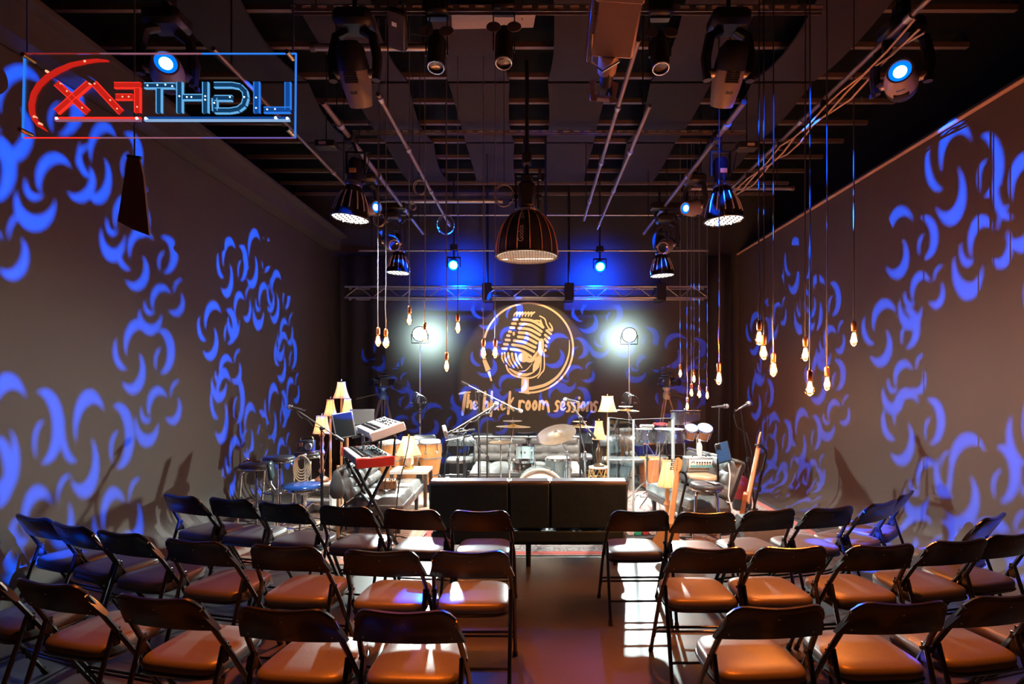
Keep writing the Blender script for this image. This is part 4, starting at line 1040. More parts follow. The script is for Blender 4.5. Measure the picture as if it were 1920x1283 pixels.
for yy in (-.06, .06): m.tube([Rb @ V((-.10, yy, z-.06)), Rb @ V((-.20, yy, z-.05)), Rb @ V((-.245, yy, z+.05)), Rb @ V((-.245, yy, z+.28))], .010, 6)
m.build('back_support', steel, t)
m = MB()
for yy in (-.06, .06):
    for zz in (.14, .26): m.ball(Rb @ V((-.243, yy*1.5, z+zz)), .008, 6, 4)
m.build('rivet', chrome, b)
m = MB(); m.cyl((0, 0, z-.06), (0, 0, .2), .022, n=12); m.cyl((0, 0, z-.06), (0, 0, z-.11), .07, .03, 14); m.build('column', chrome, t)
for k in range(4):
    a = 2*PI*k/4+.3; c_, s_ = math.cos(a), math.sin(a)
    m = MB(); m.tube([(0, 0, .30), (.09*c_, .09*s_, .38), (.2*c_, .2*s_, .34), (.25*c_, .25*s_, .2), (.27*c_, .27*s_, .0)], [.016, .016, .018, .014, .012], 8); m.build('leg', chrome, t)
m = MB(); m.tube([(.21*math.cos(2*PI*k/20), .21*math.sin(2*PI*k/20), .16) for k in range(20)], .010, 6, True); m.build('foot_ring', chrome, t)

# white box under the turned lamp, side table, gold wire stool, cajon, amplifier
t = thing('white_box', 'small white box supporting the lowest clustered lamp', 'box', (at(603.5, 812, 6.8).x, 6.8, 0))
m = MB(); m.box((0, 0, .395), (.36, .32, .03), bev=.006); m.build('top', M('cream_board', (.6, .45, .36), .6), t)
for s in (-1, 1): m = MB(); m.box((s*.165, 0, .19), (.03, .30, .38), bev=.004); m.build('side_panel', white_cloth, t)
m = MB(); m.box((0, .14, .19), (.30, .02, .38)); m.build('back_panel', white_cloth, t); m = MB(); m.box((0, 0, .2), (.30, .27, .02)); m.build('shelf', white_cloth, t)
t = thing('side_table', 'low white-topped side table with dark legs behind the left chaise', 'table', (-1.67, 7.32, 0))
m = MB(); m.box((0, 0, .465), (.50, .42, .045), bev=.005); m.build('tabletop', M('pale_table', (.50, .46, .42), .35), t)
for sx in (-1, 1):
    for sy in (-1, 1): m = MB(); m.box((sx*.225, sy*.185, .22), (.04, .04, .44)); m.build('leg', wood_dark, t)
p = at(1122, 866, 7.7); t = thing('wire_stool', 'gold geometric wire stool with a pale round top', 'stool', (p.x, p.y, 0))
gold = M('gold_wire', (.60, .36, .12), .3, .9)
m = MB(); m.lathe([(0, .43), (.135, .43), (.14, .438), (.14, .452), (0, .456)], 24); m.build('top', M('rose_top', (.62, .42, .36), .5), t)
for k in range(8):
    a0, a1, a2 = 2*PI*k/8, 2*PI*(k+.5)/8, 2*PI*(k+1)/8; R1, R2, R3 = .13, .155, .13
    def q(a, r, z): return (r*math.cos(a), r*math.sin(a), z)
    m = MB()
    m.cyl(q(a0, R1, .43), q(a1, R2, .29), .006, n=5); m.cyl(q(a2, R1, .43), q(a1, R2, .29), .006, n=5); m.cyl(q(a1, R2, .29), q(a0, R2, .15), .006, n=5); m.cyl(q(a1, R2, .29), q(a2, R2, .15), .006, n=5)
    m.cyl(q(a0, R2, .15), q(a1, R3, .008), .006, n=5); m.cyl(q(a2, R2, .15), q(a1, R3, .008), .006, n=5); m.cyl(q(a0, R2, .29), q(a2, R2, .29), .006, n=5)
    m.build('wire_facet', gold, t)
m = MB(); m.tube([(.13*math.cos(2*PI*k/16), .13*math.sin(2*PI*k/16), .008) for k in range(16)], .007, 5, True); m.build('base_ring', gold, t)
t = thing('cajon', 'orange-brown wooden cajon box drum behind the clear shield', 'drum', (at(1219, 880, 8.5).x, 8.4, 0), .12)
m = MB(); m.box((0, 0, .25), (.31, .30, .46), bev=.012); m.build('body', wood_cajon, t)
m = MB(); m.box((0, -.154, .25), (.29, .010, .44), bev=.004); f = m.build('playing_face', M('cajon_face', (.56, .22, .07), .35, 0, .3, 5, 0, 60, None, 0, .3, (18, 18, 2)), t)
m = MB()
for sx in (-1, 1):
    for zz in (.05, .17, .33, .45): m.ball((sx*.13, -.16, zz), .006, 6, 4)
m.build('screw', steel, f)
m = MB(); m.cyl((.157, 0, .3), (.15, 0, .3), .05, n=16); m.build('sound_hole', black_matt, t)
for sx in (-1, 1):
    for sy in (-1, 1): m = MB(); m.cyl((sx*.12, sy*.11, .02), (sx*.12, sy*.11, 0), .02, n=10); m.build('rubber_foot', rubber, t)
p = at(1315.5, 884, 6.2); t = thing('amplifier', 'small amplifier with white front panel on the tan stool', 'amplifier', (p.x, p.y, .632), .0)
m = MB(); m.box((0, .09, .085), (.345, .20, .165), bev=.012); m.build('cabinet', M('amp_cover', (.16, .15, .14), .6), t)
m = MB(); m.box((0, -.014, .10), (.30, .012, .10), bev=.003); fp = m.build('front_panel', M('amp_face', (.78, .77, .72), .4), t)
m = MB()
for k in range(6): m.cyl((-.06+.03*k, -.02, .118), (-.06+.03*k, -.036, .118), .0085, n=10)
m.build('knob', black_plastic, fp)
m = MB(); m.box((0, -.02, .073), (.28, .006, .03)); m.build('teal_strip', M('teal_strip', (.12, .32, .33), .4), fp)
m = MB(); m.tube([(-.13, -.022, .115), (-.115, -.023, .12), (-.10, -.023, .135), (-.085, -.023, .112)], .004, 5); m.build('script_mark', black_plastic, fp)
m = MB(); m.cyl((.12, -.02, .12), (.12, -.03, .12), .006, n=8); m.build('switch', chrome, fp)
m = MB(); m.tube(fillet([(-.08, .09, .165), (-.08, .09, .185), (.08, .09, .185), (.08, .09, .165)], .02), .007, 6); m.build('handle', black_plastic, t)
for sx in (-1, 1): m = MB(); m.cyl((sx*.14, .02, .0), (sx*.14, .02, .006), .015, n=8); m.build('foot', rubber, t)
t = thing('water_bottle', 'clear plastic water bottle standing on the white-fronted amplifier', 'bottle', (at(1313, 862, 6.27).x, 6.30, .80))
pet_m = bpy.data.materials.new('pet_plastic'); pet_m.use_nodes = True; q_ = pet_m.node_tree.nodes['Principled BSDF']; q_.inputs['Base Color'].default_value = (.8, .86, .88, 1); q_.inputs['Alpha'].default_value = .45; q_.inputs['Roughness'].default_value = .15
m = MB(); m.lathe([(0, .0), (.030, .0), (.033, .01), (.031, .03), (.033, .05), (.031, .07), (.033, .09), (.033, .12), (.024, .155), (.013, .172), (.013, .185)], 18); m.build('bottle_body', pet_m, t, smooth=60)
m = MB(); m.cyl((0, 0, .18), (0, 0, .205), .0155, n=14); m.build('cap', white_cloth, t)
t = thing('phone', 'dark phone lying on the black stool between the guitars', 'phone', (1.86, 5.50, .639), .3); m = MB(); m.box((0, 0, .004), (.07, .14, .008), bev=.003); m.build('body', black_gloss, t); m = MB(); m.box((0, 0, .0085), (.062, .128, .001)); m.build('screen', M('phone_screen', (.3, .3, .3), .1), t)

# ------------------------------------------------------------------ drum kit, congas, percussion
def shell_drum(t, R, h, mat, T, lugs=8, head=cream_head, hoop=.012, name='shell'):
    g = MB(); g.lathe([(R, -h/2), (R, h/2)], 32); m = MB(); m.add(g.v, g.f, T); s = m.build(name, mat, t, smooth=60)
    for sg, nm in ((1, 'head'), (-1, 'bottom_head')):
        g = MB(); g.lathe([(0, sg*(h/2+.004)), (R*.97, sg*(h/2+.004)), (R*1.0, sg*h/2)], 32); m = MB(); m.add(g.v, g.f, T); m.build(nm, head, t, smooth=60)
        g = MB(); g.lathe([(R*1.0, sg*(h/2-.018)), (R*1.06, sg*(h/2-.018)), (R*1.06, sg*(h/2+hoop)), (R*1.0, sg*(h/2+hoop)), (R*1.0, sg*(h/2-.018))], 32); m = MB(); m.add(g.v, g.f, T); m.build('hoop', chrome, t, smooth=50)
    for k in range(lugs):
        a = 2*PI*k/lugs+.2; c_, s_ = math.cos(a)*R*1.05, math.sin(a)*R*1.05
        g = MB(); g.box((c_, s_, 0), (.022, .022, min(.06, h*.4)), Matrix.Rotation(a, 3, 'Z'), .005); g.cyl((c_, s_, -h/2), (c_, s_, h/2), .004, n=5); m = MB(); m.add(g.v, g.f, T); m.build('lug', chrome, s)
    return s
RX = Matrix.Rotation(PI/2, 4, 'X')
p = at(1012.5, 0, 6.5); zc = .315
t = thing('bass_drum', 'bass drum with white front head facing the seats behind the black sofa', 'drum', (p.x, 6.5, 0))
T = Matrix.Translation((0, .2, zc)) @ RX
shell_drum(t, .275, .38, drum_blue, T, 8, cream_head, .018)
m = MB(); m.tube([(.30*math.cos(2*PI*k/40), -.005, zc+.30*math.sin(2*PI*k/40)) for k in range(40)], .016, 8, True); m.build('wood_hoop', M('maple_hoop', (.50, .36, .24), .3, 0, .2, 5, 0, 60, None, 0, .5), t)
for k in range(8):
    a = 2*PI*(k+.5)/8; m = MB(); m.box((.305*math.cos(a), .01, zc+.305*math.sin(a)), (.03, .06, .03), Matrix.Rotation(-a, 3, 'Y'), .006); m.build('claw', chrome, t)
m = MB()
for pts in ([(-.09, .175), (-.075, .20), (-.06, .178), (-.075, .16), (-.06, .15)], [(-.04, .16), (-.035, .20), (-.02, .165), (-.012, .195)], [(.005, .165), (.01, .20), (.03, .19), (.01, .18), (.03, .16)], [(.05, .2), (.05, .16), (.07, .16)]):
    m.tube([(x, -.012, zc+z-.02) for x, z in pts], .004, 5)
m.build('script_mark', M('grey_print', (.45, .45, .45), .6), t)
for s in (-1, 1): m = MB(); m.cyl((s*.24, .15, .2), (s*.36, .05, 0), .009, n=8); m.build('spur_leg', chrome, t)
m = MB(); m.lathe([(0, 0), (.05, .012), (0, .0125)], 8); 
def tom(name, label, px, ytop, Y, R, h, legs, tilt=0, mat=drum_blue):
    p = at(px, ytop, Y); t = thing(name, label, 'drum', (p.x, p.y, 0)); T = Matrix.Translation((0, 0, p.z-h/2)) @ Matrix.Rotation(tilt, 4, 'X'); shell_drum(t, R, h, mat, T, 6)
    m = MB(); m.cyl((0, -R-.002, p.z-h*.42), (0, -R+.004, p.z-h*.42), .014, n=12); m.build('badge', steel, t)
    if legs == 3:
        for k in range(3):
            a = 2*PI*k/3-PI/2+.4; c_, s_ = math.cos(a)*(R+.03), math.sin(a)*(R+.03); m = MB(); m.tube([(c_, s_, p.z-h*.4), (c_, s_, .12), (c_*1.2, s_*1.2, .0)], .008, 6); m.build('leg', chrome, t)
    else:
        m = MB(); m.cyl((R*.2, R+.02, p.z-h*.5), (R*.2, R+.04, .0), .011, n=8); m.box((R*.2, R+.015, p.z-h*.45), (.04, .05, .05), bev=.008)
        for k in range(3):
            a = 2*PI*k/3+.5; m.tube([(R*.2, R+.04, .22), (R*.2+.2*math.cos(a), R+.04+.2*math.sin(a), .0)], .008, 6)
        m.build('holder', chrome, t)
    return t
tom('rack_tom', 'small blue-grey rack tom above the bass drum', 984, 834, 7.05, .125, .20, 1, -.15)
tom('snare_drum', 'shallow dark snare drum below the rack tom', 982.5, 863, 7.2, .15, .13, 1, 0, M('snare_shell', (.06, .05, .05), .25, .3))
tom('floor_tom', 'large blue-grey floor tom right of the bass drum', 1046.5, 859, 7.0, .165, .34, 3)
def cymbal(px, py, Y, R, label, tilt=(0, 0), mat=bronze, bell=True, name='cymbal', inv=False):
    p = at(px, py, Y); t = thing(name, label, 'cymbal', p); T = Matrix.Rotation(tilt[0], 4, 'X') @ Matrix.Rotation(tilt[1], 4, 'Y')
    s = -1 if inv else 1
    prof = [(0.006, s*R*.16), (R*.12, s*R*.155), (R*.2, s*R*.10), (R*.5, s*R*.06), (R, 0), (R, -.002), (R*.5, s*R*.06-.002), (R*.2, s*R*.10-.002), (.006, s*R*.16-.002)]
    g = MB(); g.lathe(prof, 40); m = MB(); m.add(g.v, g.f, T); m.build('disc', mat, t, smooth=30)
    m = MB(); m.add(*(lambda g: (g.v, g.f))(MB().cyl((0, 0, -.01), (0, 0, R*.16+.03), .005, n=6)), T); m.build('wing_nut', chrome, t)
    return p
def cym_stand(px, Y, ztop, label, tip, z0=.62, spread=.24):
    x = (px-1000)*Y/1000; t = thing('cymbal_stand', label, 'stand', (x, Y, 0))
    m = MB(); m.cyl((0, 0, .12), (0, 0, z0), .014, n=8); m.build('lower_tube', chrome, t)
    m = MB(); m.cyl((0, 0, z0), (0, 0, ztop), .010, n=8); m.build('upper_tube', chrome, t)
    m = MB(); m.cyl((0, 0, z0-.03), (0, 0, z0+.03), .021, n=10); m.box((.03, 0, z0), (.03, .012, .012)); m.build('height_clamp', chrome, t)
    q = V(tip)-t.location; b = V((0, 0, ztop)); back = b-(q-b)*.35
    m = MB(); m.tube([back, b, q-V((0, 0, .015))], .008, 6); m.box(b, (.04, .04, .04), bev=.008); m.build('boom_arm', chrome, t)
    for k in range(3):
        a = 2*PI*k/3+.6
        m = MB(); m.tube([(0, 0, .33), (.10*math.cos(a), .10*math.sin(a), .24), (spread*math.cos(a), spread*math.sin(a), .012)], .009, 6); m.cyl((.012*math.cos(a), .012*math.sin(a), .12), (.16*math.cos(a), .16*math.sin(a), .13), .006, n=5); l = m.build('leg', chrome, t)
        m = MB(); m.ball((spread*math.cos(a), spread*math.sin(a), .014), .014, 8, 6); m.build('rubber_foot', rubber, l)
    return t
c1 = cymbal(962.5, 800, 7.1, .23, 'level crash cymbal left of the lettering centre', (-.03, .02)); cymbal(961, 789, 7.1, .128, 'small splash cymbal on top of the left crash', (0, 0), bronze, inv=True)
cym_stand(955, 7.1, .78, 'chrome stand of the left crash cymbal', c1)
c2 = cymbal(1043, 814, 6.75, .255, 'tilted dull ride cymbal facing the seats above the floor tom', (.40, -.22), copper_cym); cym_stand(1063, 6.8, .78, 'chrome boom stand of the tilted ride cymbal', c2)
c3 = cymbal(1086.5, 799.5, 7.4, .215, 'crash cymbal between the tilted ride and the cream lamp', (-.02, .04)); cymbal(1087, 790, 7.4, .10, 'small splash cymbal above the crash beside the cream lamp', (0, 0), bronze, inv=True)
cym_stand(1097, 7.4, .70, 'chrome stand of the crash cymbal beside the cream lamp', c3)
c4 = cymbal(1176, 769.5, 7.3, .165, 'high crash cymbal above the clear drum shield', (0, .05)); cymbal(1173, 762, 7.3, .095, 'small splash cymbal above the high crash', (0, 0), bronze, inv=True)
cym_stand(1213, 7.3, .84, 'long boom stand of the high crash behind the shield', c4, spread=.3)
p = at(939, 828, 7.0); h1 = cymbal(939, 829, 7.0, .152, 'hi-hat cymbal pair left of the rack tom', (0, 0), M('hat_bronze', (.75, .50, .24), .3, 1)); 
t = thing('hi_hat_stand', 'chrome hi-hat stand left of the rack tom', 'stand', (p.x, p.y, 0)); m = MB(); m.cyl((0, 0, .05), (0, 0, p.z-.03), .011, n=8); m.cyl((0, 0, p.z+.02), (0, 0, p.z+.19), .004, n=6); m.build('tube', chrome, t)
m = MB(); m.lathe([(.006, p.z-.03), (.05, p.z-.026), (.145, p.z-.008), (.145, p.z-.010), (.05, p.z-.03), (.006, p.z-.034)], 30); m.build('lower_hat', bronze, t)
for k in range(3):
    a = 2*PI*k/3+.2; m = MB(); m.tube([(0, 0, .3), (.2*math.cos(a), .2*math.sin(a), .012)], .008, 6); m.build('leg', chrome, t)
m = MB(); m.box((0, -.12, .03), (.08, .24, .012), Matrix.Rotation(.12, 3, 'X'), .003); m.build('pedal', steel, t)
def conga(px, ytop, Y, R, H, z0, label, mat):
    p = at(px, ytop, Y); t = thing('conga', label, 'drum', (p.x, p.y, 0)); z1 = p.z
    m = MB(); m.lathe([(R*.62, z0), (R*.78, z0+H*.2), (R*.98, z0+H*.55), (R*1.03, z0+H*.72), (R*.93, z1-.02)], 28); s = m.build('stave_body', mat, t, smooth=60)
    m = MB(); m.lathe([(0, z1+.004), (R*.85, z1+.004), (R*.93, z1-.006), (R*.95, z1-.05)], 28); m.build('head', cream_head, t)
    m = MB(); m.tube([(R*.985*math.cos(2*PI*k/28), R*.985*math.sin(2*PI*k/28), z1-.045) for k in range(28)], .009, 6, True); m.build('rim', chrome, t)
    for zz, r in ((z0+H*.60, R*1.005), (z0+H*.22, R*.80), (z0+.012, R*.635)):
        m = MB(); m.lathe([(r, zz-.009), (r*1.012+.003, zz-.008), (r*1.012+.003, zz+.008), (r, zz+.009)], 28); m.build('metal_band', steel, s)
    for k in range(6):
        a = 2*PI*k/6+.3; c_, s_ = math.cos(a), math.sin(a)
        m = MB(); m.cyl((R*c_, R*s_, z1-.04), (R*1.05*c_, R*1.05*s_, z1-.17), .006, n=6); m.box((R*1.05*c_, R*1.05*s_, z1-.17), (.02, .035, .04), Matrix.Rotation(a, 3, 'Z'), .005); m.build('tuning_lug', chrome, s)
    for k in range(3):
        a = 2*PI*k/3+.2; m = MB(); m.tube([(R*.7*math.cos(a), R*.7*math.sin(a), z0+.08), (R*1.0*math.cos(a), R*1.0*math.sin(a), .0)], .009, 6); m.build('stand_leg', chrome, t)
conga(807, 825, 8.1, .165, .66, .13, 'honey wood conga drum right of the fringed lamp', wood_honey)
conga(730, 826, 7.85, .165, .66, .13, 'honey wood conga drum left of the fringed lamp, behind the keyboards', wood_honey)
conga(766, 827, 8.3, .165, .66, .12, 'honey wood conga drum hidden behind the fringed lamp', M('honey_wood_dark', (.40, .16, .05), .3, 0, .45, 5, 0, 60, None, 0, .5, (30, 30, 2)))
# timbales
t = thing('timbales', 'pair of chrome timbales on a stand behind the clear shield', 'drum', (at(1237, 0, 7.0).x, 7.0, 0))
for px, R in ((1207.5, .118), (1254.5, .192)):
    p = at(px, 806, 7.0); T = Matrix.Translation((p.x-t.location.x, 0, p.z-.07)); s = shell_drum(t, R, .145, steel, T, 8, cream_head)
m = MB(); m.cyl((0, 0, 0.0), (0, 0, 1.05), .012, n=8); m.cyl((-.2, 0, .92), (.28, 0, .92), .010, n=6); m.build('stand_tube', chrome, t)
for k in range(3):
    a = 2*PI*k/3+.9; m = MB(); m.tube([(0, 0, .4), (.26*math.cos(a), .26*math.sin(a), .012)], .009, 6); m.build('stand_leg', chrome, t)
t = thing('jam_block', 'white jam block mounted above the timbales', 'percussion', at(1213, 799, 7.0)); m = MB(); m.box((0, 0, 0), (.185, .06, .042), bev=.012); m.build('block', white_cloth, t); m = MB(); m.box((0, -.031, .0), (.15, .004, .008)); m.build('slot', black_matt, t); m = MB(); m.cyl((.06, .02, -.02), (.12, .02, -.14), .006, n=6); m.build('mount_rod', chrome, t)
p = at(1238, 795, 7.0); t = thing('tambourine', 'red tambourine mounted above the timbales', 'percussion', p)
m = MB(); m.tube([(.075*math.cos(2*PI*k/24)*(1 if math.sin(2*PI*k/24) > -.5 else .8), .06*math.sin(2*PI*k/24), 0) for k in range(24)], .019, 6, True); m.build('frame', red_pl, t)
for k in range(6):
    a = 2*PI*k/6; m = MB(); m.cyl((.086*math.cos(a), .07*math.sin(a), -.006), (.086*math.cos(a), .07*math.sin(a), .006), .017, n=10); m.build('jingle', chrome, t)
m = MB(); m.cyl((0, .05, 0), (.0, .05, -.12), .006, n=6); m.build('mount_rod', chrome, t)
# bar chimes
p = at(1286, 771, 7.15); t = thing('bar_chimes', 'row of hanging metal bar chimes on a black bar', 'percussion', (p.x, p.y, 0)); z = p.z
m = MB(); m.box((0, 0, z), (.41, .035, .022), bev=.004); bar = m.build('bar', black_metal, t)
tb = None
for k in range(34):
    x = -.19+.0112*k + (.006 if k > 16 else -.006)
    L = .165 if k < 17 else .15-.0035*(k-17)
    m = MB(); m.cyl((x, 0, z-.018), (x, 0, z-.018-L), .0042, n=6); m.build('chime_tube', chrome, t)
m = MB(); m.cyl((-.01, .02, 0.02), (-.01, .02, z+.02), .009, n=8); m.ball((-.01, .02, z+.025), .014, 8, 6); m.build('stand_pole', chrome, t)
for k in range(3):
    a = 2*PI*k/3+.1; m = MB(); m.tube([(-.01, .02, .3), (-.01+.24*math.cos(a), .02+.24*math.sin(a), .01)], .008, 6); m.build('stand_leg', chrome, t)
# bongos
t = thing('bongos', 'pair of tilted wooden bongo drums on a chrome stand', 'drum', (at(1308, 0, 6.9).x, 6.9, 0))
for px, py, R in ((1296, 805, .085), (1321.5, 805, .10)):
    p = at(px, py, 6.9)-t.location; T = Matrix.Translation(p) @ Matrix.Rotation(.62, 4, 'X')
    g = MB(); g.lathe([(R*.82, -.13), (R*.98, .02)], 24); m = MB(); m.add(g.v, g.f, T); s = m.build('wood_shell', wood_honey, t, smooth=60)
    g = MB(); g.lathe([(0, .034), (R*.9, .034), (R*.98, .022)], 24); m = MB(); m.add(g.v, g.f, T); m.build('head', cream_head, t)
    g = MB(); g.tube([(R*1.02*math.cos(2*PI*k/24), R*1.02*math.sin(2*PI*k/24), .02) for k in range(24)], .008, 6, True); g.tube([(R*.86*math.cos(2*PI*k/24), R*.86*math.sin(2*PI*k/24), -.12) for k in range(24)], .008, 6, True); m = MB(); m.add(g.v, g.f, T); m.build('rim', chrome, t)
    for k in range(5):
        a = 2*PI*k/5; g = MB(); g.cyl((R*1.03*math.cos(a), R*1.03*math.sin(a), .02), (R*.95*math.cos(a), R*.95*math.sin(a), -.13), .005, n=5); m = MB(); m.add(g.v, g.f, T); m.build('tuning_rod', chrome, s)
m = MB(); m.cyl((0, .03, .02), (0, .03, .95), .011, n=8); m.cyl((0, .03, .95), (0, -.02, 1.02), .018, n=8); m.build('stand_tube', chrome, t)
for k in range(3):
    a = 2*PI*k/3+.5; m = MB(); m.tube([(0, .03, .35), (.24*math.cos(a), .03+.24*math.sin(a), .01)], .009, 6); m.build('stand_leg', chrome, t)

# clear drum shield
t = thing('drum_shield', 'clear acrylic drum shield of upright panes between drums and timbales', 'screen', (1.25, 6.6, 0))
o = t.location
edge_m = M('acrylic_edge', (.36, .43, .45), .15, 0, .05, 6, 0, 60, None, 0, .5)
bases = [V((.915, 6.5, 0)), V((1.135, 6.05, 0)), V((1.63, 6.25, 0)), V((1.75, 6.65, 0))]
tops = [1.25, 1.26, 1.24, 1.25]
for i in range(3):
    a, b = bases[i], bases[i+1]; d = (b-a); L = d.length; u = d.normalized(); n_ = V((-u.y, u.x, 0))
    m = MB(); m.add([a+V((0, 0, .02))-o, b+V((0, 0, .02))-o, b+V((0, 0, tops[i]))-o, a+V((0, 0, tops[i]))-o], [[0, 1, 2, 3]]); pn = m.build('pane', clear_pane, t, smooth=0)
    so = pn.modifiers.new('thickness', 'SOLIDIFY'); so.thickness = .004
    m = MB(); m.tube([a+V((0, 0, tops[i]))-o, b+V((0, 0, tops[i]))-o], .003, 4); m.build('top_edge', edge_m, pn)
    if i < 3:
        for q in ([a] if i == 0 else [a]) + ([b] if i == 2 else []):
            m = MB(); m.box(q+V((0, 0, tops[i]/2+.01))-o, (.022, .022, tops[i]-.02), bev=.004); m.build('upright_edge', edge_m, t)
for q in bases: m = MB(); m.box(q+V((0, 0, .01))-o, (.1, .2, .02), bev=.004); m.build('foot', black_plastic, t)
# ------------------------------------------------------------------ microphones and stands
def mic(label, tip, d, cond=False, L=.16):
    """tip: grille end; d: from grille to tail"""
    tip = V(tip); d = V(d).normalized(); t = thing('microphone', label, 'microphone', tip); ax = d.orthogonal().normalized(); Mx = basis(ax, d.cross(ax), d)
    if cond:
        m = MB(); m.lathe([(0, 0), (.022, .004), (.026, .03), (.026, .075)], 16, Mx); m.build('grille', M('mic_mesh', (.55, .55, .55), .4, .8, .3, 200, .6, 400), t)
        m = MB(); m.lathe([(.026, .075), (.026, .16), (.020, .17), (0, .17)], 16, Mx); m.build('body', steel, t)
    else:
        m = MB(); m.ball(Mx @ V((0, 0, .026)), .026, 14, 10); m.build('grille', M('mic_mesh', (.55, .55, .55), .4, .8, .3, 200, .6, 400), t)
        m = MB(); m.lathe([(.019, .044), (.027, .046), (.027, .054), (.018, .058), (.012, L), (0, L)], 14, Mx); m.build('handle', M('mic_body', (.10, .10, .11), .35, .4), t)
    m = MB(); m.cyl(Mx @ V((0, 0, L)), Mx @ V((0, 0, L+.04)), .008, n=8); m.build('plug', steel, t)
    return t
def mic_stand(label, x, y, zp, a, b, col=None, base='tripod', z1=None, r=.009, tilt=None):
    """upright at x, y to the pivot height zp; boom from a (mic end) to b (tail); None for a straight stand"""
    col = col or black_metal; t = thing('mic_stand', label, 'stand', (x, y, 0)); o = t.location
    top = V((0, 0, zp)) if tilt is None else V(tilt)-o
    m = MB(); m.tube([(0, 0, .08), V((0, 0, .08)).lerp(top, .55)], .0125, 8); m.build('lower_tube', col, t)
    m = MB(); m.tube([V((0, 0, .08)).lerp(top, .5), top], .008, 8); m.build('upper_tube', col, t)
    c = V((0, 0, .08)).lerp(top, .55); m = MB(); m.cyl(c-V((0, 0, .03)), c+V((0, 0, .03)), .019, n=10); m.build('clutch', black_plastic, t)
    if a is not None:
        m = MB(); m.tube([V(a)-o, V(b)-o], r*.8, 8); m.build('boom_arm', M('boom_steel', (.4, .38, .36), .35, .8), t)
        m = MB(); m.ball(top, .024, 10, 6); m.box(top+V((.03, -.02, 0)), (.03, .02, .02), bev=.004); m.build('pivot', black_plastic, t)
        e = V(b)-o; dd = (V(b)-V(a)).normalized(); m = MB(); m.cyl(e-dd*.05, e+dd*.05, .016, n=10); m.build('counterweight', black_plastic, t)
        pts = []; 
        for k in range(13):
            f = k/12; q = V(a).lerp(V(b), f*.8)-o; q = q+V((0, -.012, -.02-.03*math.sin(f*PI*3)**2)); pts.append(q)
        pts += [V((0.02, -.02, zp*.6)), V((.03, -.02, .2)), V((.12, -.03, .012))]
        m = MB(); m.tube(pts, .0045, 5); m.build('mic_cable', black_plastic, t)
    if base == 'tripod':
        for k in range(3):
            q = 2*PI*k/3+.4; m = MB(); m.tube([(0, 0, .16), (.28*math.cos(q), .28*math.sin(q), .01)], .008, 6); l = m.build('leg', col, t); m = MB(); m.ball((.28*math.cos(q), .28*math.sin(q), .012), .012, 8, 5); m.build('rubber_foot', rubber, l)
        m = MB(); m.cyl((0, 0, .06), (0, 0, .19), .02, n=10); m.build('leg_hub', black_plastic, t)
    else:
        m = MB(); m.lathe([(0, .0), (.13, .0), (.13, .012), (.04, .025), (.018, .04), (0, .045)], 24); m.build('round_base', col, t)
    return t
def boom(label, px, Y, ypiv, ax, ay, bx_, by_, Ya=None, Yb=None, **k):
    pv = at(px, ypiv, Y); a = at(ax, ay, Ya or Y); b = at(bx_, by_, Yb or Y)
    return mic_stand(label, pv.x, pv.y, pv.z, a, b, **k), a, b
_, a, b = boom('tall boom stand left of the logo, arm sloping down to the right over the drums', 897.5, 6.6, 736, 966, 766, 872, 719); mic('vocal microphone at the low end of the long sloping boom by the lettering', at(980, 772, 6.6), a-at(980, 772, 6.6), L=.12)
_, a, b = boom('boom stand before the hi-hat with arm rising to the right', 913.5, 6.5, 776, 926, 761, 841, 812); mic('pale microphone raised in front of the lettering', at(934, 754, 6.5), a-at(936, 756, 6.5)+V((-.05, 0, -.1)))
mic('large silver overhead microphone over the congas', at(831, 797, 6.5), (.03, 0, -.09), True)
mic_stand('short stand with cables and clamps beside the right conga', at(870, 0, 7.2).x, 7.2, 1.02, at(833, 812, 6.9), at(884, 806, 7.2))
_, a, b = boom('black boom stand right of the drums, thin arm falling to the right', 1088, 6.55, 783, 1068, 752, 1112, 816); mic('pale microphone above the word sessions on the right boom', at(1056, 748, 6.55), (.11, 0, -.02))
_, a, b = boom('boom stand at stage left, arm reaching toward the left wall', 603, 5.65, 803, 556, 768, 636, 822); mic('silver microphone at far stage left pointing to the left wall', at(538, 762, 5.65), (.14, 0, -.03))
mic_stand('straight round-base stand at stage right holding the left vocal microphone', at(1345, 0, 6.1).x, 6.1, at(0, 768, 6.1).z, None, None, base='round', tilt=at(1349, 765, 6.1)); mic('left one of two black vocal microphones at stage right, level', at(1367, 761, 6.1), (-.17, 0, -.01))
mic_stand('leaning stand at stage right holding the right vocal microphone', at(1418, 0, 6.3).x, 6.3, at(0, 770, 6.3).z, None, None, tilt=at(1389, 768, 6.0)); mic('right one of two black vocal microphones at stage right, tilted up', at(1408, 754, 6.0), (-.16, 0, -.09))
mic_stand('slim stand in front of the two-part grey sofa, left', at(858, 0, 7.5).x, 7.5, .98, at(836, 826, 7.4), at(876, 818, 7.5))
t = thing('instrument_cable', 'black cable dropping from the right vocal microphone', 'cable', at(1376, 770, 6.05)); m = MB(); pts = [at(1378, 767, 6.0), at(1376, 780, 6.02), at(1382, 800, 6.05), at(1400, 812, 6.1), at(1410, 850, 6.15), at(1412, 915, 6.2)]
m.tube(pts, .006, 6); m.build('cord', black_plastic, t, org=t.location)

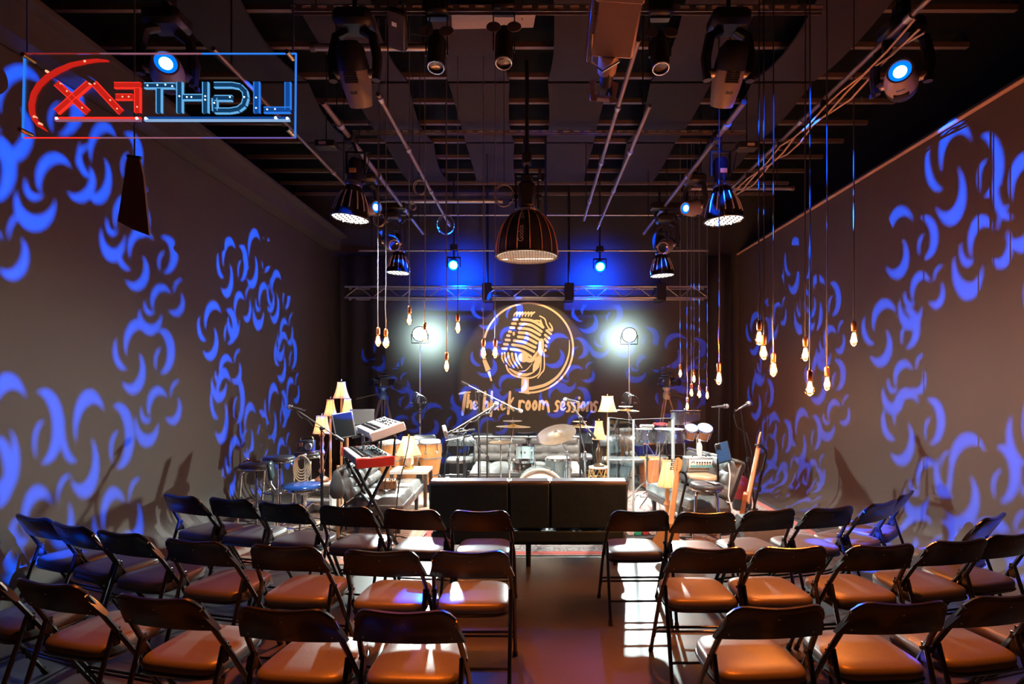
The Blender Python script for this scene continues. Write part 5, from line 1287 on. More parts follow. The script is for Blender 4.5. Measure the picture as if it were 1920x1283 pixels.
# ------------------------------------------------------------------ video cameras on tripods
def video_camera(px, Y, label, face, blue):
    p = at(px, 716, Y); t = thing('video_camera', label, 'camera', p, face)
    m = MB(); m.box((0, 0, 0), (.15, .26, .15), bev=.02); m.box((0, .02, .10), (.10, .22, .03), bev=.01); b = m.build('body', black_plastic, t)
    m = MB(); m.cyl((0, .12, .0), (0, .26, .0), .055, .06, 16); m.build('lens', black_gloss, t)
    m = MB(); m.tube(fillet([(0, -.10, .08), (0, -.1, .15), (0, .12, .15), (0, .12, .08)], .03), .012, 8); m.build('carry_handle', black_plastic, t)
    m = MB(); m.box((-.14, -.06, .0), (.14, .03, .10), bev=.006); m.cyl((-.07, -.06, 0), (-.1, -.06, 0), .01, n=6); v = m.build('viewfinder_screen', black_plastic, t)
    m = MB(); m.box((-.14, -.077, .0), (.12, .003, .08)); m.build('screen_face', M('dim_screen', (.06, .09, .14), .2), v)
    m = MB()
    for q in ((.06, -.1, -.03), (.078, 0, .02), (.02, -.135, .03), (-.05, -.135, -.02), (.05, -.135, -.04)): m.box(q, (.03, .02, .03), bev=.004)
    m.build('buttons', M('camera_bits', (.22, .22, .26), .3, .5), b)
    k = thing('tripod', f'black tripod carrying the camera {label.split("camera ")[1]}', 'tripod', (p.x, p.y, 0))
    hz = p.z-.09; hm = M('tripod_head_blue', (.05, .12, .30), .35, .2) if blue else M('tripod_head_grey', (.22, .21, .20), .4, .3)
    m = MB(); m.lathe([(.05, hz-.20), (.065, hz-.16), (.06, hz-.10), (.04, hz-.06), (.07, hz-.02), (.07, hz)], 14); m.build('fluid_head', hm, k)
    m = MB(); m.tube([(-.04, -.03, hz-.10), (-.30*(1 if blue else -1), -.15, hz-.16)], .010, 6); m.tube([(-.28*(1 if blue else -1), -.14, hz-.155), (-.38*(1 if blue else -1), -.18, hz-.18)], .017, 8); m.build('pan_bar', black_plastic, k)
    for j in range(3):
        a = 2*PI*j/3+PI/2+.25; c_, s_ = math.cos(a), math.sin(a)
        L = MB()
        for s in (-1, 1):
            n_ = V((-s_, c_, 0))*.022*s
            L.tube([V((.05*c_, .05*s_, hz-.20))+n_, V((.27*c_, .27*s_, .62))+n_], .011, 6)
        L.tube([(.25*c_, .25*s_, .70), (.46*c_, .46*s_, .015)], .014, 6); L.build('leg', M('tripod_leg', (.14, .11, .10), .4, .4), k)
    m = MB()
    for j in range(3):
        a = 2*PI*j/3+PI/2+.25; m.cyl((0, 0, .45), (.33*math.cos(a), .33*math.sin(a), .45), .008, n=5)
    m.build('spreader', black_plastic, k)
video_camera(718, 8.85, 'black video camera at the left end of the back wall', PI-.5, True)
video_camera(1250, 8.85, 'black video camera at the right end of the back wall', PI+.6, False)

# ------------------------------------------------------------------ keyboards at stage left
dirK = V((-.46, .888, 0)).normalized(); sideK = V((-dirK.y, dirK.x, 0))     # long axis points away, players sit on side -X
def keyboard(label, c, L, D, H, tilt, body, ends, name='keyboard', nwhite=43, panel=None):
    """local x along the instrument (away from the seats), local y to the player, z up"""
    t = thing(name, label, 'keyboard', c); R = basis(dirK, sideK, (0, 0, 1)) @ Matrix.Rotation(tilt, 4, 'X')
    def B(nm, cc, s, mt, par=t, bev=.006):
        m = MB(); m.add(*(lambda g: (g.v, g.f))(MB().box(cc, s, bev=bev)), R); return m.build(nm, mt, par)
    b = B('body', (0, -D*.02, 0), (L, D*.96, H), body, bev=.01)
    for s in (-1, 1): B('end_cheek', (s*(L/2+.012), 0, .004), (.03, D*1.02, H+.016), ends, bev=.008)
    B('control_panel', (0, -D*.20, H/2+.006), (L*.97, D*.52, .014), panel or body, b)
    m = MB()
    for i in range(14):
        for j in range(3):
            if (i*7+j*3) % 5 < 3: m.box((-L*.42+L*.065*i, -D*.34+D*.11*j, H/2+.02), (.018, .014, .014), bev=.003)
    mm = MB(); mm.add(m.v, m.f, R); mm.build('knobs_and_buttons', black_plastic, b, kind='stuff')
    B('display', (L*.05, -D*.22, H/2+.015), (L*.14, D*.16, .006), M('lcd_dark', (.03, .05, .06), .15), b, .002)
    w = L*.93/nwhite; wp = bp_ = None
    for i in range(nwhite):
        x = -L*.465+w*(i+.5)
        if wp is None:
            m = MB(); m.add(*(lambda g: (g.v, g.f))(MB().box((0, D*.30, H/2+.004), (w*.92, D*.34, .018), bev=.003)), R); wp = m.build('white_key', white_cloth, t); o = wp
        else: o = wp.copy(); C.objects.link(o)
        o.location = dirK*x
        if i % 7 in (0, 1, 3, 4, 5) and i < nwhite-1:
            if bp_ is None:
                m = MB(); m.add(*(lambda g: (g.v, g.f))(MB().box((0, D*.235, H/2+.018), (w*.5, D*.2, .016), bev=.003)), R); bp_ = m.build('black_key', black_gloss, t); o = bp_
            else: o = bp_.copy(); C.objects.link(o)
            o.location = dirK*(x+w*.5)
    return t, R
cK = V((-1.80, 5.75, .885))
keyboard('long stage keyboard with red end cheeks, lower of two at stage left', cK, .98, .37, .085, -.02, M('kb_dark', (.05, .055, .06), .4), red_pl, panel=M('kb_panel', (.10, .13, .14), .35))
cS = V((-1.69, 5.85, 1.175))
keyboard('silver synthesizer tilted on a high arm above the red-ended keyboard', cS, .86, .36, .075, -.30, silver_pl, silver_pl, 'synthesizer', 36, silver_pl)
t = thing('keyboard_stand', 'black two-tier keyboard stand with slanted legs', 'stand', (cK.x, cK.y, 0))
for s in (-1, 1):
    q = dirK*(s*.33)
    for k in (-1, 1):
        m = MB(); m.tube([q+sideK*(k*.17)+V((0, 0, .83)), q+sideK*(-k*.24)+V((0, 0, .015))], .019, 8); l = m.build('leg', black_metal, t)
        m = MB(); m.tube([q+sideK*(-k*.24)-dirK*.1+V((0, 0, .015)), q+sideK*(-k*.24)+dirK*.1+V((0, 0, .015))], .016, 8); m.build('foot_bar', rubber, l)
    m = MB(); m.tube([q+sideK*.19+V((0, 0, .832)), q-sideK*.19+V((0, 0, .832))], .016, 6); m.build('support_arm', black_metal, t)
    m = MB(); m.tube([q-sideK*.21+V((0, 0, .80)), q-sideK*.23+V((0, 0, 1.11)), q+sideK*.1+V((0, 0, 1.06))], .016, 8); m.build('upper_arm', black_metal, t)
m = MB(); m.tube([dirK*.33+V((0, 0, .42)), -dirK*.33+V((0, 0, .42))], .016, 8); m.build('cross_tube', black_metal, t)
t = thing('desk_mic_arm', 'small black round-foot prop between the two keyboards', 'stand', cK+V((-.03, .0, .062))); m = MB(); m.lathe([(0, 0), (.05, 0), (.05, .01), (.014, .025), (.012, .16), (.03, .18), (0, .19)], 14); m.build('prop', chrome, t)
# laptop and score on a stand beside them
p = at(645, 797, 6.25); t = thing('tablet_stand', 'dark screen on a stand left of the silver synthesizer', 'stand', (p.x, p.y, 0)); z = p.z
Rt = Matrix.Translation((0, 0, z)) @ Matrix.Rotation(.35, 4, 'Z') @ Matrix.Rotation(-.35, 4, 'X') @ Matrix.Rotation(-.16, 4, 'Y')
def boxT(nm, c, s, mt, par, T, bev=.004):
    m = MB(); m.add(*(lambda g: (g.v, g.f))(MB().box(c, s, bev=bev)), T); return m.build(nm, mt, par)
sc_ = boxT('screen_frame', (0, 0, 0), (.235, .018, .31), M('dark_frame', (.06, .06, .065), .4), t, Rt)
boxT('screen', (0.0, -.0105, 0), (.205, .003, .28), M('off_screen', (.012, .016, .02), .12), sc_, Rt, 0)
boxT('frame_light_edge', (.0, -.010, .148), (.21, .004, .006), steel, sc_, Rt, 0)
m = MB(); m.tube([(0, .02, z-.1), (0, .03, .1)], .014, 8); m.build('pole', black_metal, t)
for k in range(3): a = 2*PI*k/3+.9; m = MB(); m.tube([(0, .03, .25), (.25*math.cos(a), .03+.25*math.sin(a), .01)], .009, 6); m.build('leg', black_metal, t)
p = at(678, 782, 6.55); t = thing('music_stand', 'grey music stand desk behind the dark screen', 'stand', (p.x, p.y, 0)); z = p.z
Rt = Matrix.Translation((0, 0, z)) @ Matrix.Rotation(.1, 4, 'Z') @ Matrix.Rotation(-.3, 4, 'X')
boxT('desk', (0, 0, 0), (.30, .012, .20), M('grey_desk', (.07, .07, .072), .55), t, Rt); boxT('lip', (0, -.03, -.10), (.30, .06, .012), M('grey_desk'), t, Rt)
m = MB(); m.tube([(0, .02, z), (0, .03, .1)], .012, 8); m.build('pole', black_metal, t)
for k in range(3): a = 2*PI*k/3+.3; m = MB(); m.tube([(0, .03, .25), (.25*math.cos(a), .03+.25*math.sin(a), .01)], .009, 6); m.build('leg', black_metal, t)
# vintage camera-like device on the stool, keys on the first stool, looped cable, bag on a post
p = at(577, 832, 7.2); t = thing('film_camera', 'old black camera with round lens and frame on the third stool', 'camera', (p.x, p.y-.03, .735), .2)
m = MB(); m.box((0, 0, .085), (.20, .14, .15), bev=.015); b = m.build('body', M('camera_black', (.04, .045, .05), .4), t)
m = MB(); m.lathe([(0, .0), (.045, .0), (.052, .02), (.048, .05), (.038, .06), (.036, .04), (0, .035)], 18, Matrix.Rotation(PI/2, 3, 'X'), (.04, -.06, .085)); m.build('lens', steel, t)
m = MB(); m.tube(fillet([(-.08, 0, .16), (-.08, 0, .20), (.07, 0, .205), (.08, 0, .16)], .03), .009, 6); m.build('handle', brass, t)
m = MB(); m.box((-.06, -.075, .11), (.05, .02, .05), bev=.004); m.box((0, 0, .006), (.22, .16, .012), bev=.003); m.tube([(-.1, -.02, .05), (-.13, -.04, .10), (-.1, -.02, .14)], .007, 6); m.build('fittings', copper, b)
t = thing('clip', 'small metal clip lying on the nearest left bar stool', 'clip', (-3.07, 5.83, .802), .4); m = MB(); m.tube([(-.09, 0, .012), (-.03, 0, .03), (.02, .01, .012), (.08, -.01, .014)], .010, 6); m.tube([(-.06, -.02, .055), (-.02, .01, .02)], .008, 6); m.build('clip_body', copper, t)
p = at(566, 853, 6.05); t = thing('hung_cable', 'cream cable looped over a slim post at stage left', 'cable', (p.x, p.y, 0)); z = p.z
m = MB()
for k in range(5):
    w = .05+.012*k; d = .17+.03*k
    m.tube([(w*math.sin(q*PI/9)*(1.1 if q < 9 else .9)+.004*k, -.02-.008*k, z-d*.5+d*.5*math.cos(q*PI/9)) for q in range(18)], .0075, 6, True)
m.build('cable_loops', M('cream_rubber', (.55, .42, .26), .5), t)
m = MB(); m.cyl((0.03, .02, 0.01), (.03, .02, z+.02), .012, n=8); m.box((.02, 0, z+.0), (.05, .06, .02), bev=.004); m.build('post', steel, t); m = MB(); m.lathe([(0, 0), (.12, 0), (.12, .012), (0, .02)], 18, None, (.03, .02, 0)); m.build('base_plate', black_metal, t)
p = at(634, 876, 5.6); t = thing('wooden_post', 'tan wooden post on a foot below the keyboards', 'post', (p.x, p.y, 0)); m = MB(); m.cyl((0, 0, .02), (0, 0, p.z+.02), .018, .016, 12); m.build('shaft', wood_maple, t); m = MB(); m.lathe([(0, 0), (.13, 0), (.12, .03), (.03, .05), (0, .05)], 16); m.build('foot', wood_dark, t)
p = at(632, 905, 5.5); t = thing('hanging_bag', 'soft dark grey bag hung on the tan wooden post', 'bag', (p.x, p.y, p.z)); m = MB(); m.lathe([(0, -.165), (.05, -.16), (.08, -.11), (.075, -.02), (.045, .07), (.02, .13), (0, .14)], 14, Matrix.Diagonal((1, .62, 1)).to_3x3()); m.build('pouch', M('grey_leather', (.09, .10, .10), .4, 0, .2, 8, .3, 20), t); m = MB(); m.tube([(-.02, 0, .1), (.0, .04, .155), (.04, .09, .17), (.03, .05, .12)], .008, 6); m.build('strap', black_plastic, t)

# ------------------------------------------------------------------ guitars and stands, tablet
def guitar(label, head, foot, cat, body_m, neck_m, roll, bass=False, name='electric_guitar'):
    head = V(head); foot = V(foot); d = (head-foot); L = d.length; u = d.normalized()
    a = V((math.cos(roll), math.sin(roll), 0)); a = (a-u*a.dot(u)).normalized(); n = a.cross(u)
    t = thing(name, label, cat, foot); T = basis(a, u, n)      # x across, y up the neck, z out of the front
    s = L/1.0
    body = [(0, 0), (.10, .01), (.155, .07), (.15, .15), (.115, .21), (.125, .28), (.15, .35), (.13, .40), (.085, .385), (.05, .34), (-.04, .33), (-.07, .38), (-.12, .43), (-.155, .40), (-.15, .33), (-.12, .25), (-.125, .18), (-.155, .11), (-.13, .03)]
    k = .92*s; pts = [V((x*k, y*k)) for x, y in body]; sm = []
    for i in range(len(pts)):
        p0, p1, p2, p3 = pts[i-1], pts[i], pts[(i+1) % len(pts)], pts[(i+2) % len(pts)]
        for q in (0, .33, .66): sm.append(tuple(.5*((2*p1)+(p2-p0)*q+(2*p0-5*p1+4*p2-p3)*q*q+(3*p1-p0-3*p2+p3)*q**3)))
    m = MB(); m.prism(sm, .043, T); b = m.build('body', body_m, t)
    m = MB(); m.prism([(x*.62, y*.62+.07*s) for x, y in sm], .004, T @ Matrix.Translation((0.02, 0, .0235))); m.build('pickguard', M('guard', (.7, .68, .6), .4) if not bass else M('guard_dark', (.05, .03, .02), .3), b)
    m = MB()
    for yy in (.14, .21, .27): m.add(*(lambda g: (g.v, g.f))(MB().box((0, yy*s, .028), (.075, .022, .012), bev=.004)), T)
    m.add(*(lambda g: (g.v, g.f))(MB().box((0, .085*s, .028), (.08, .03, .012), bev=.003)), T); m.build('pickups_and_bridge', black_plastic if bass else chrome, b)
    m = MB(); m.tube([T @ V((0, .30*s, .016)), T @ V((0, .33*s, .018)), T @ V((0, .84*s, .016))], [.030, .029, .022], 10); nk = m.build('neck', neck_m, t)
    m = MB(); m.add(*(lambda g: (g.v, g.f))(MB().box((0, .58*s, .040), (.046, .50*s, .006))), T); m.build('fretboard', M('rosewood', (.09, .04, .02), .4) if bass else neck_m, nk)
    hd = [(-.020, .83), (.022, .83), (.030, .87), (.034, .93), (.028, .985), (.0, 1.0), (-.040, .975), (-.046, .93), (-.040, .87)]
    m = MB(); m.prism([(x*s*1.05, y*s) for x, y in hd], .016, T @ Matrix.Translation((0, 0, .008))); h = m.build('headstock', neck_m, t)
    for q in range(4 if bass else 6):
        yy = (.865+.105*q/(3 if bass else 5))*s
        m = MB(); m.cyl(T @ V((.03*s, yy, .006)), T @ V((.062*s, yy, .006)), .004, n=6); m.ball(T @ V((.066*s, yy, .006)), .011, 8, 6); m.cyl(T @ V((0, yy, .0)), T @ V((0, yy, .028)), .006, n=6); m.build('tuning_peg', chrome, h)
    m = MB()
    for q in range(4 if bass else 6):
        xx = (q-(1.5 if bass else 2.5))*.0065; m.cyl(T @ V((xx, .09*s, .038)), T @ V((xx*.8, .85*s, .038)), .001, n=4)
    m.build('strings', steel, t)
    return t
guitar('maple-neck electric guitar standing in front of the cream floor lamp', at(1272, 857, 5.25), V((1.245, 5.02, .07)), 'guitar', M('amber_body', (.50, .27, .09), .25, 0, .2, 5, 0, 60, None, 0, .5), wood_maple, 2.55)
guitar('brown bass guitar leaning on a black stand at stage right', at(1425, 809, 5.75), V((2.14, 5.55, .10)), 'guitar', M('sunburst', (.30, .10, .03), .22, 0, .5, 5, 0, 60, None, 0, .6), M('pale_bass_neck', (.62, .40, .22), .35), 1.05, True, 'bass_guitar')
def guitar_stand(label, x, y, ztop, dx, hookpt):
    t = thing('guitar_stand', label, 'stand', (x, y, 0)); o = t.location
    m = MB(); m.tube(fillet([(dx, .05, .10), (0, 0, ztop-.05), (-.02, -.01, ztop), V(hookpt)-o], .05), .013, 8); m.build('spine', black_metal, t)
    h = V(hookpt)-o; m = MB(); m.tube(fillet([h+V((-.03, -.08, .01)), h+V((-.03, 0, 0)), h+V((.03, 0, 0)), h+V((.03, -.08, .01))], .02), .010, 6); m.build('yoke', rubber, t)
    m = MB(); m.cyl((dx*.45, .03, ztop*.5), (dx*.40, .03, ztop*.56), .022, n=10); m.build('clutch', black_plastic, t)
    for k in range(3):
        a = 2*PI*k/3+.5; m = MB(); m.tube([(dx, .05, .14), (dx+.27*math.cos(a), .05+.27*math.sin(a), .012)], .011, 6); m.build('leg', black_metal, t)
    m = MB(); m.tube([(dx-.13, -.14, .17), (dx-.1, -.02, .13), (dx+.1, -.02, .13), (dx+.13, -.14, .17)], .010, 6); m.build('cradle', rubber, t)
guitar_stand('black guitar stand behind the maple-neck guitar', at(1288, 0, 5.35).x, 5.36, at(0, 888, 5.35).z, -.12, at(1277, 884, 5.28))
guitar_stand('black curved guitar stand behind the brown bass guitar', at(1437, 0, 5.85).x, 5.85, at(0, 842, 5.85).z, -.16, at(1421, 834, 5.75))
t = thing('tablet_stand', 'tilted blue-lit tablet clamped on a stand above the right chaise', 'stand', (at(1346, 0, 5.95).x, 5.95, 0)); z = at(0, 846, 5.95).z
p = at(1356, 848, 5.9)-t.location
Rt = Matrix.Translation(p) @ Matrix.Rotation(-.55, 4, 'Z') @ Matrix.Rotation(-.35, 4, 'Y') @ Matrix.Rotation(-.5, 4, 'X')
b = boxT('tablet_case', (0, 0, 0), (.15, .014, .24), black_plastic, t, Rt); boxT('tablet_screen', (0, -.0085, 0), (.135, .003, .222), M('tablet_glow', (.02, .05, .12), .15, 0, .3, 30, 0, 60, (.02, .08, .22), .12), b, Rt, 0)
m = MB(); m.tube([(0, 0, z-.08), (0, .0, .05)], .013, 8); m.tube([(0, 0, z-.08), (.0, .0, z+.08), p+V((-.02, .02, .03))], .009, 6); m.box((0, 0, z+.06), (.05, .05, .05), bev=.01); m.build('pole', black_metal, t); m = MB(); m.lathe([(0, 0), (.14, 0), (.14, .012), (.03, .03), (0, .03)], 20); m.build('round_base', black_metal, t)
t = thing('white_cable', 'white cable hanging from the tilted tablet to the floor', 'cable', at(1367, 870, 5.75)); m = MB(); m.tube([at(1366, 869, 5.8), at(1369, 890, 5.72), at(1366, 930, 5.68), at(1372, 955, 5.65), at(1380, 965, 5.62)], .007, 6); m.build('cord', white_cloth, t, org=t.location)
# floor items at stage right
t = thing('grey_case', 'soft grey equipment case on the floor behind the right front chairs', 'case', (at(1420, 0, 5.3).x, 5.25, 0), -.1)
m = MB(); m.prism([(-.19, 0), (.19, 0), (.19, .30), (.05, .37), (-.12, .37), (-.19, .24)], .40, basis((0, 1, 0), (0, 0, 1), (1, 0, 0), (0, 0, .004))); m.build('shell', M('grey_fabric', (.15, .165, .17), .6, 0, .15, 6, .3, 60), t)
m = MB(); m.tube(fillet([(-.08, 0, .373), (-.08, 0, .40), (.08, 0, .40), (.08, 0, .373)], .02), .01, 6); m.build('handle', black_plastic, t); m = MB(); m.tube([(-.2, .0, .2), (.2, .0, .2)], .004, 4); m.build('zip', steel, t)
t = thing('pedal_board', 'low pedal board with a green pedal under the front right chairs', 'pedal board', (1.20, 5.75, 0), .05)
m = MB(); m.box((0, 0, .03), (.42, .2, .04), Matrix.Rotation(.08, 3, 'X'), .005); m.build('board', black_plastic, t)
for k, c in enumerate(((.7, .7, .66), (.02, .45, .25), (.35, .05, .04), (.6, .55, .5), (.1, .15, .3))):
    m = MB(); m.box((-.16+.08*k, 0, .075), (.065, .11, .05), Matrix.Rotation(.08, 3, 'X'), .006); pd = m.build('pedal', M('pedal_%d' % k, c, .4), t); m = MB(); m.cyl((-.16+.08*k, -.03, .098), (-.16+.08*k, -.03, .112), .011, n=8); m.build('footswitch', chrome, pd)
def floor_cable(label, pts, m_=None, r=.006):
    t = thing('floor_cable', label, 'cable', V(pts[0])); out = []
    P_ = [V(p) for p in pts]
    for i in range(len(P_)-1):
        p0, p1, p2, p3 = P_[max(i-1, 0)], P_[i], P_[i+1], P_[min(i+2, len(P_)-1)]
        for q in (0, .25, .5, .75): out.append(.5*((2*p1)+(p2-p0)*q+(2*p0-5*p1+4*p2-p3)*q*q+(3*p1-p0-3*p2+p3)*q**3))
    out.append(P_[-1]); m = MB(); m.tube(out, r, 5); m.build('cord', m_ or black_plastic, t, org=t.location)
def fl(px, py, z=.016): Y = (EYE-z)*1000/(py-710); return V(((px-1000)*Y/1000, Y, z))
floor_cable('black cable tangle on the floor behind the drum shield', [fl(1188, 925), fl(1205, 918), fl(1225, 928), fl(1200, 932), fl(1215, 921), fl(1235, 926), fl(1196, 928), fl(1190, 938)])
floor_cable('black cable along the edge of the right rug toward the right wall', [fl(1410, 915), fl(1432, 920), fl(1455, 938), fl(1480, 948), fl(1520, 965), fl(1560, 975)])
floor_cable('cream cable winding on the rug under the keyboards', [fl(580, 985), fl(610, 990), fl(640, 1000), fl(690, 985), fl(720, 1000), fl(760, 990)], M('cream_rubber', (.55, .42, .26), .5))
floor_cable('black cable lying between the left rug and the black sofa', [fl(650, 1010), fl(700, 1020), fl(740, 1005), fl(780, 1012), fl(800, 1000)])
floor_cable('black cable hanging beside the synthesizer down to the floor', [at(768, 815, 5.6), at(762, 850, 5.6), at(750, 900, 5.6), at(745, 930, 5.6), fl(742, 1010)])
t = thing('red_bag', 'small red and black bag on the floor behind the right chaise', 'bag', (at(1391, 0, 7.0).x, 7.0, 0), .2)
m = MB(); m.lathe([(0, 0), (.15, 0), (.17, .06), (.16, .28), (.11, .40), (.05, .44), (0, .445)], 16, Matrix.Diagonal((.75, .5, 1)).to_3x3()); m.build('pouch', M('red_nylon', (.22, .012, .012), .5), t); m = MB(); m.lathe([(.165, .02), (.178, .06), (.172, .15), (.165, .15)], 16, Matrix.Diagonal((.75, .52, 1)).to_3x3()); m.build('base_panel', black_plastic, t); m = MB(); m.tube(fillet([(-.05, 0, .43), (-.05, 0, .5), (.05, 0, .5), (.05, 0, .43)], .03), .01, 6); m.build('handle', black_plastic, t)
# gear stack on the left chaise
t = thing('effects_box', 'copper-coloured effects box with wires on the left chaise seat', 'box', (at(727, 912, 6.3).x, 6.3, .425), .3)
m = MB(); m.box((0, 0, .05), (.20, .14, .10), bev=.008); b = m.build('case', M('copper_case', (.35, .18, .10), .35, .6), t)
m = MB()
for k in range(4): m.cyl((-.07+.045*k, -.03, .10), (-.07+.045*k, -.03, .12), .012, n=10)
m.build('knobs', chrome, b)
for k in range(4): m = MB(); m.tube([(-.08+.05*k, -.07, .06), (-.1+.07*k, -.12, .10+.02*k), (-.12+.08*k, -.16, .0), (-.10+.06*k, -.2, -.3)], .005, 5); m.build('wire', black_plastic if k % 2 else copper, t)
# small black cloth flag below the sign; brown lamplight put into its colour
t = thing('black_flag', 'small black cloth flag hanging below the mirrored sign before the left wall', 'cloth', at(252, 300, 2.7))
Tf = basis((1, 0, 0), (0, 0, 1), (0, -1, 0), (0, 2.7, 0)); q = [at(*c_, 2.7) for c_ in ((241, 292), (262, 296), (270, 330), (281, 442), (252, 431), (222, 415), (232, 350))]
m = MB(); m.prism([(v.x, v.z) for v in q], .012, Tf); m.build('cloth', M('flag_lamplit_brown', (.16, .08, .055), .9), t, org=t.location, smooth=0)
m = MB(); v = at(252, 294, 2.7); m.cyl(v, (v.x, v.y, 5.2), .004, n=5); m.build('tie_cord', cord_b, t, org=t.location)
m = MB(); m.cyl(at(239, 292, 2.7), at(265, 296, 2.7), .008, n=6); m.build('top_rod', black_metal, t, org=t.location)
# wide loops of cable hung in the ceiling
for px, py, Y, R, w in ((787, 351, 5.6, .065, 'left of the dome lamp'), (945, 366, 5.2, .095, 'just left of the dome lamp body'), (836, 421, 6.2, .10, 'at the end of the slim left pole'), (711, 412, 5.2, .055, 'over the far left pair of bulbs'), (774, 387, 5.6, .03, 'under the left bowl lamp row')):
    p = at(px, py, Y); t = thing('cable_ring', f'thin ring of spare cord hanging {w}', 'cable', p)
    m = MB(); m.tube([(R*math.cos(2*PI*k/24), .01*math.sin(4*PI*k/24), R*1.15*math.sin(2*PI*k/24)) for k in range(24)], .005, 6, True); m.tube([(R*.9*math.cos(2*PI*k/24)+.006, .015, R*1.1*math.sin(2*PI*k/24)) for k in range(24)], .004, 6, True); m.build('loop', cord_m, t); m = MB(); m.cyl((0, 0, R*1.15), (0, 0, 5.2-p.z), .004, n=5); m.build('tie_cord', cord_b, t)
# cable runs lashed along the right pipe
t = thing('cable_run', 'sagging cables tied along the right bare pipe', 'cable', (2.34, 4.5, 3.9)); m = MB()
for j in range(3):
    m.tube([(2.32+.03*(j-1), 3.2+.25*k, 3.93-.05-(.05+.02*j)*abs(math.sin(k*.9+j))) for k in range(15)], .008, 5)
m.build('cords', M('tan_cable', (.35, .22, .12), .5), t, org=t.location)
for k in range(5): m = MB(); m.box((2.32, 3.5+.75*k, 3.9), (.06, .03, .08), bev=.006); m.build('tie', black_plastic, t, org=t.location)
for s, Y, px, py in ((-1, 5.4, 612, 272), (1, 5.4, 1400, 275)):
    p = at(px, py, Y); t = thing('power_supply', f'black power supply box hung beside the {"left" if s < 0 else "right"} lamp pipe', 'box', p); m = MB(); m.box((0, 0, 0), (.20, .12, .07), bev=.008); b = m.build('case', black_plastic, t)
    m = MB(); m.box((.02*s, -.062, 0), (.07, .003, .028)); m.build('sticker', M('pale_sticker', (.5, .42, .36), .5), b); m = MB(); m.tube([(.1*-s, 0, 0), (.2*-s, 0, -.08), (.3*-s, .05, .05), (.33*-s, .05, .2)], .006, 6); m.cyl((0, 0, .03), (0, 0, 5.2-p.z), .006, n=5); m.build('cable', black_plastic, t)

# ------------------------------------------------------------------ the projected logo, built as a flat cream decal on the back wall
logo_m = M('cream_projection_decal', (.80, .66, .42), .6, 0, .04, 3)
def w8(x, y): q = at(840+x/4.933, 540+y/4.933, YB-.012); return (q.x, q.z)
Tw = basis((1, 0, 0), (0, 0, 1), (0, -1, 0), (0, YB-.006, 0)); k8 = (YB-.012)/1000/4.933
t = thing('wall_logo', 'cream decal of a projected microphone emblem in a ring with handwritten words on the back wall', 'sign', (-.1, YB, 2.0))
def blob(name, strokes):
    if name.endswith('_print') and len(strokes) > 1:
        for q in strokes: blob('logo_stroke', [q])
        return
    m = MB(); dz = .003
    for pts, w in strokes:
        dz += .00025
        if name == 'letter' and not isinstance(w, (list, tuple)): w = w*1.2
        elif name == 'letter': w = [q*1.25 for q in w]
        ws = [q*k8 for q in w] if isinstance(w, (list, tuple)) else [w*k8]*len(pts)
        P2 = [w8(*q) for q in pts]
        # smooth the stroke
        if len(P2) > 2:
            S = []; W = []
            for i in range(len(P2)-1):
                p0, p1, p2, p3 = [V(P2[j]) for j in (max(i-1, 0), i, i+1, min(i+2, len(P2)-1))]
                for q in (0, .2, .4, .6, .8): S.append(tuple(.5*((2*p1)+(p2-p0)*q+(2*p0-5*p1+4*p2-p3)*q*q+(3*p1-p0-3*p2+p3)*q**3))); W.append(ws[i]*(1-q)+ws[i+1]*q)
            S.append(P2[-1]); W.append(ws[-1]); P2, ws = S, W
        # one outline with round ends
        L_, R_ = [], []
        for i in range(len(P2)):
            d = V(P2[min(i+1, len(P2)-1)])-V(P2[max(i-1, 0)]); d = d.normalized() if d.length > 1e-9 else V((1, 0)); n = V((-d.y, d.x))*ws[i]/2
            L_.append(V(P2[i])+n); R_.append(V(P2[i])-n)
        for i in range(len(P2)-1): m.add([(*tuple(v), -.003) for v in (L_[i], L_[i+1], R_[i+1], R_[i])]+[(*tuple(v), dz) for v in (L_[i], L_[i+1], R_[i+1], R_[i])], [[4, 5, 6, 7], [0, 1, 5, 4], [2, 3, 7, 6]], Tw)
        for e, wv, ex in ((P2[0], ws[0], .0002), (P2[-1], ws[-1], .0004)):
            m.prism([(e[0]+wv/2*math.cos(2*PI*q/14), e[1]+wv/2*math.sin(2*PI*q/14)) for q in range(14)], 2*dz+ex, Tw)
    return m.build(name, logo_m, t, org=t.location, smooth=0)
cx_, cy_, r_ = 743, 553, 414
blob('ring', [([(cx_+r_*math.cos(math.radians(a)), cy_-r_*math.sin(math.radians(a))) for a in range(166, -98, -6)], 18)])
blob('inner_ring', [([(1122, 480), (1120, 600), (1080, 720), (1010, 820), (910, 890), (800, 922), (755, 928)], [4, 14, 20, 24, 28, 30, 30])])
m = MB(); m.prism([w8(*q) for q in ((680, 838), (748, 838), (748, 962), (755, 965), (755, 982), (655, 966), (657, 955), (675, 960))], .006, Tw); m.build('stand_stem', logo_m, t, org=t.location, smooth=0)
m = MB(); m.prism([w8(*q) for q in ((318, 668), (352, 660), (396, 752), (350, 772))], .006, Tw); m.prism([w8(*q) for q in ((362, 772), (388, 766), (402, 828), (410, 858), (396, 862), (386, 840))], .006, Tw); m.prism([w8(*q) for q in ((322, 650), (345, 640), (356, 652), (322, 664))], .006, Tw); m.build('jack_plug', logo_m, t, org=t.location, smooth=0)
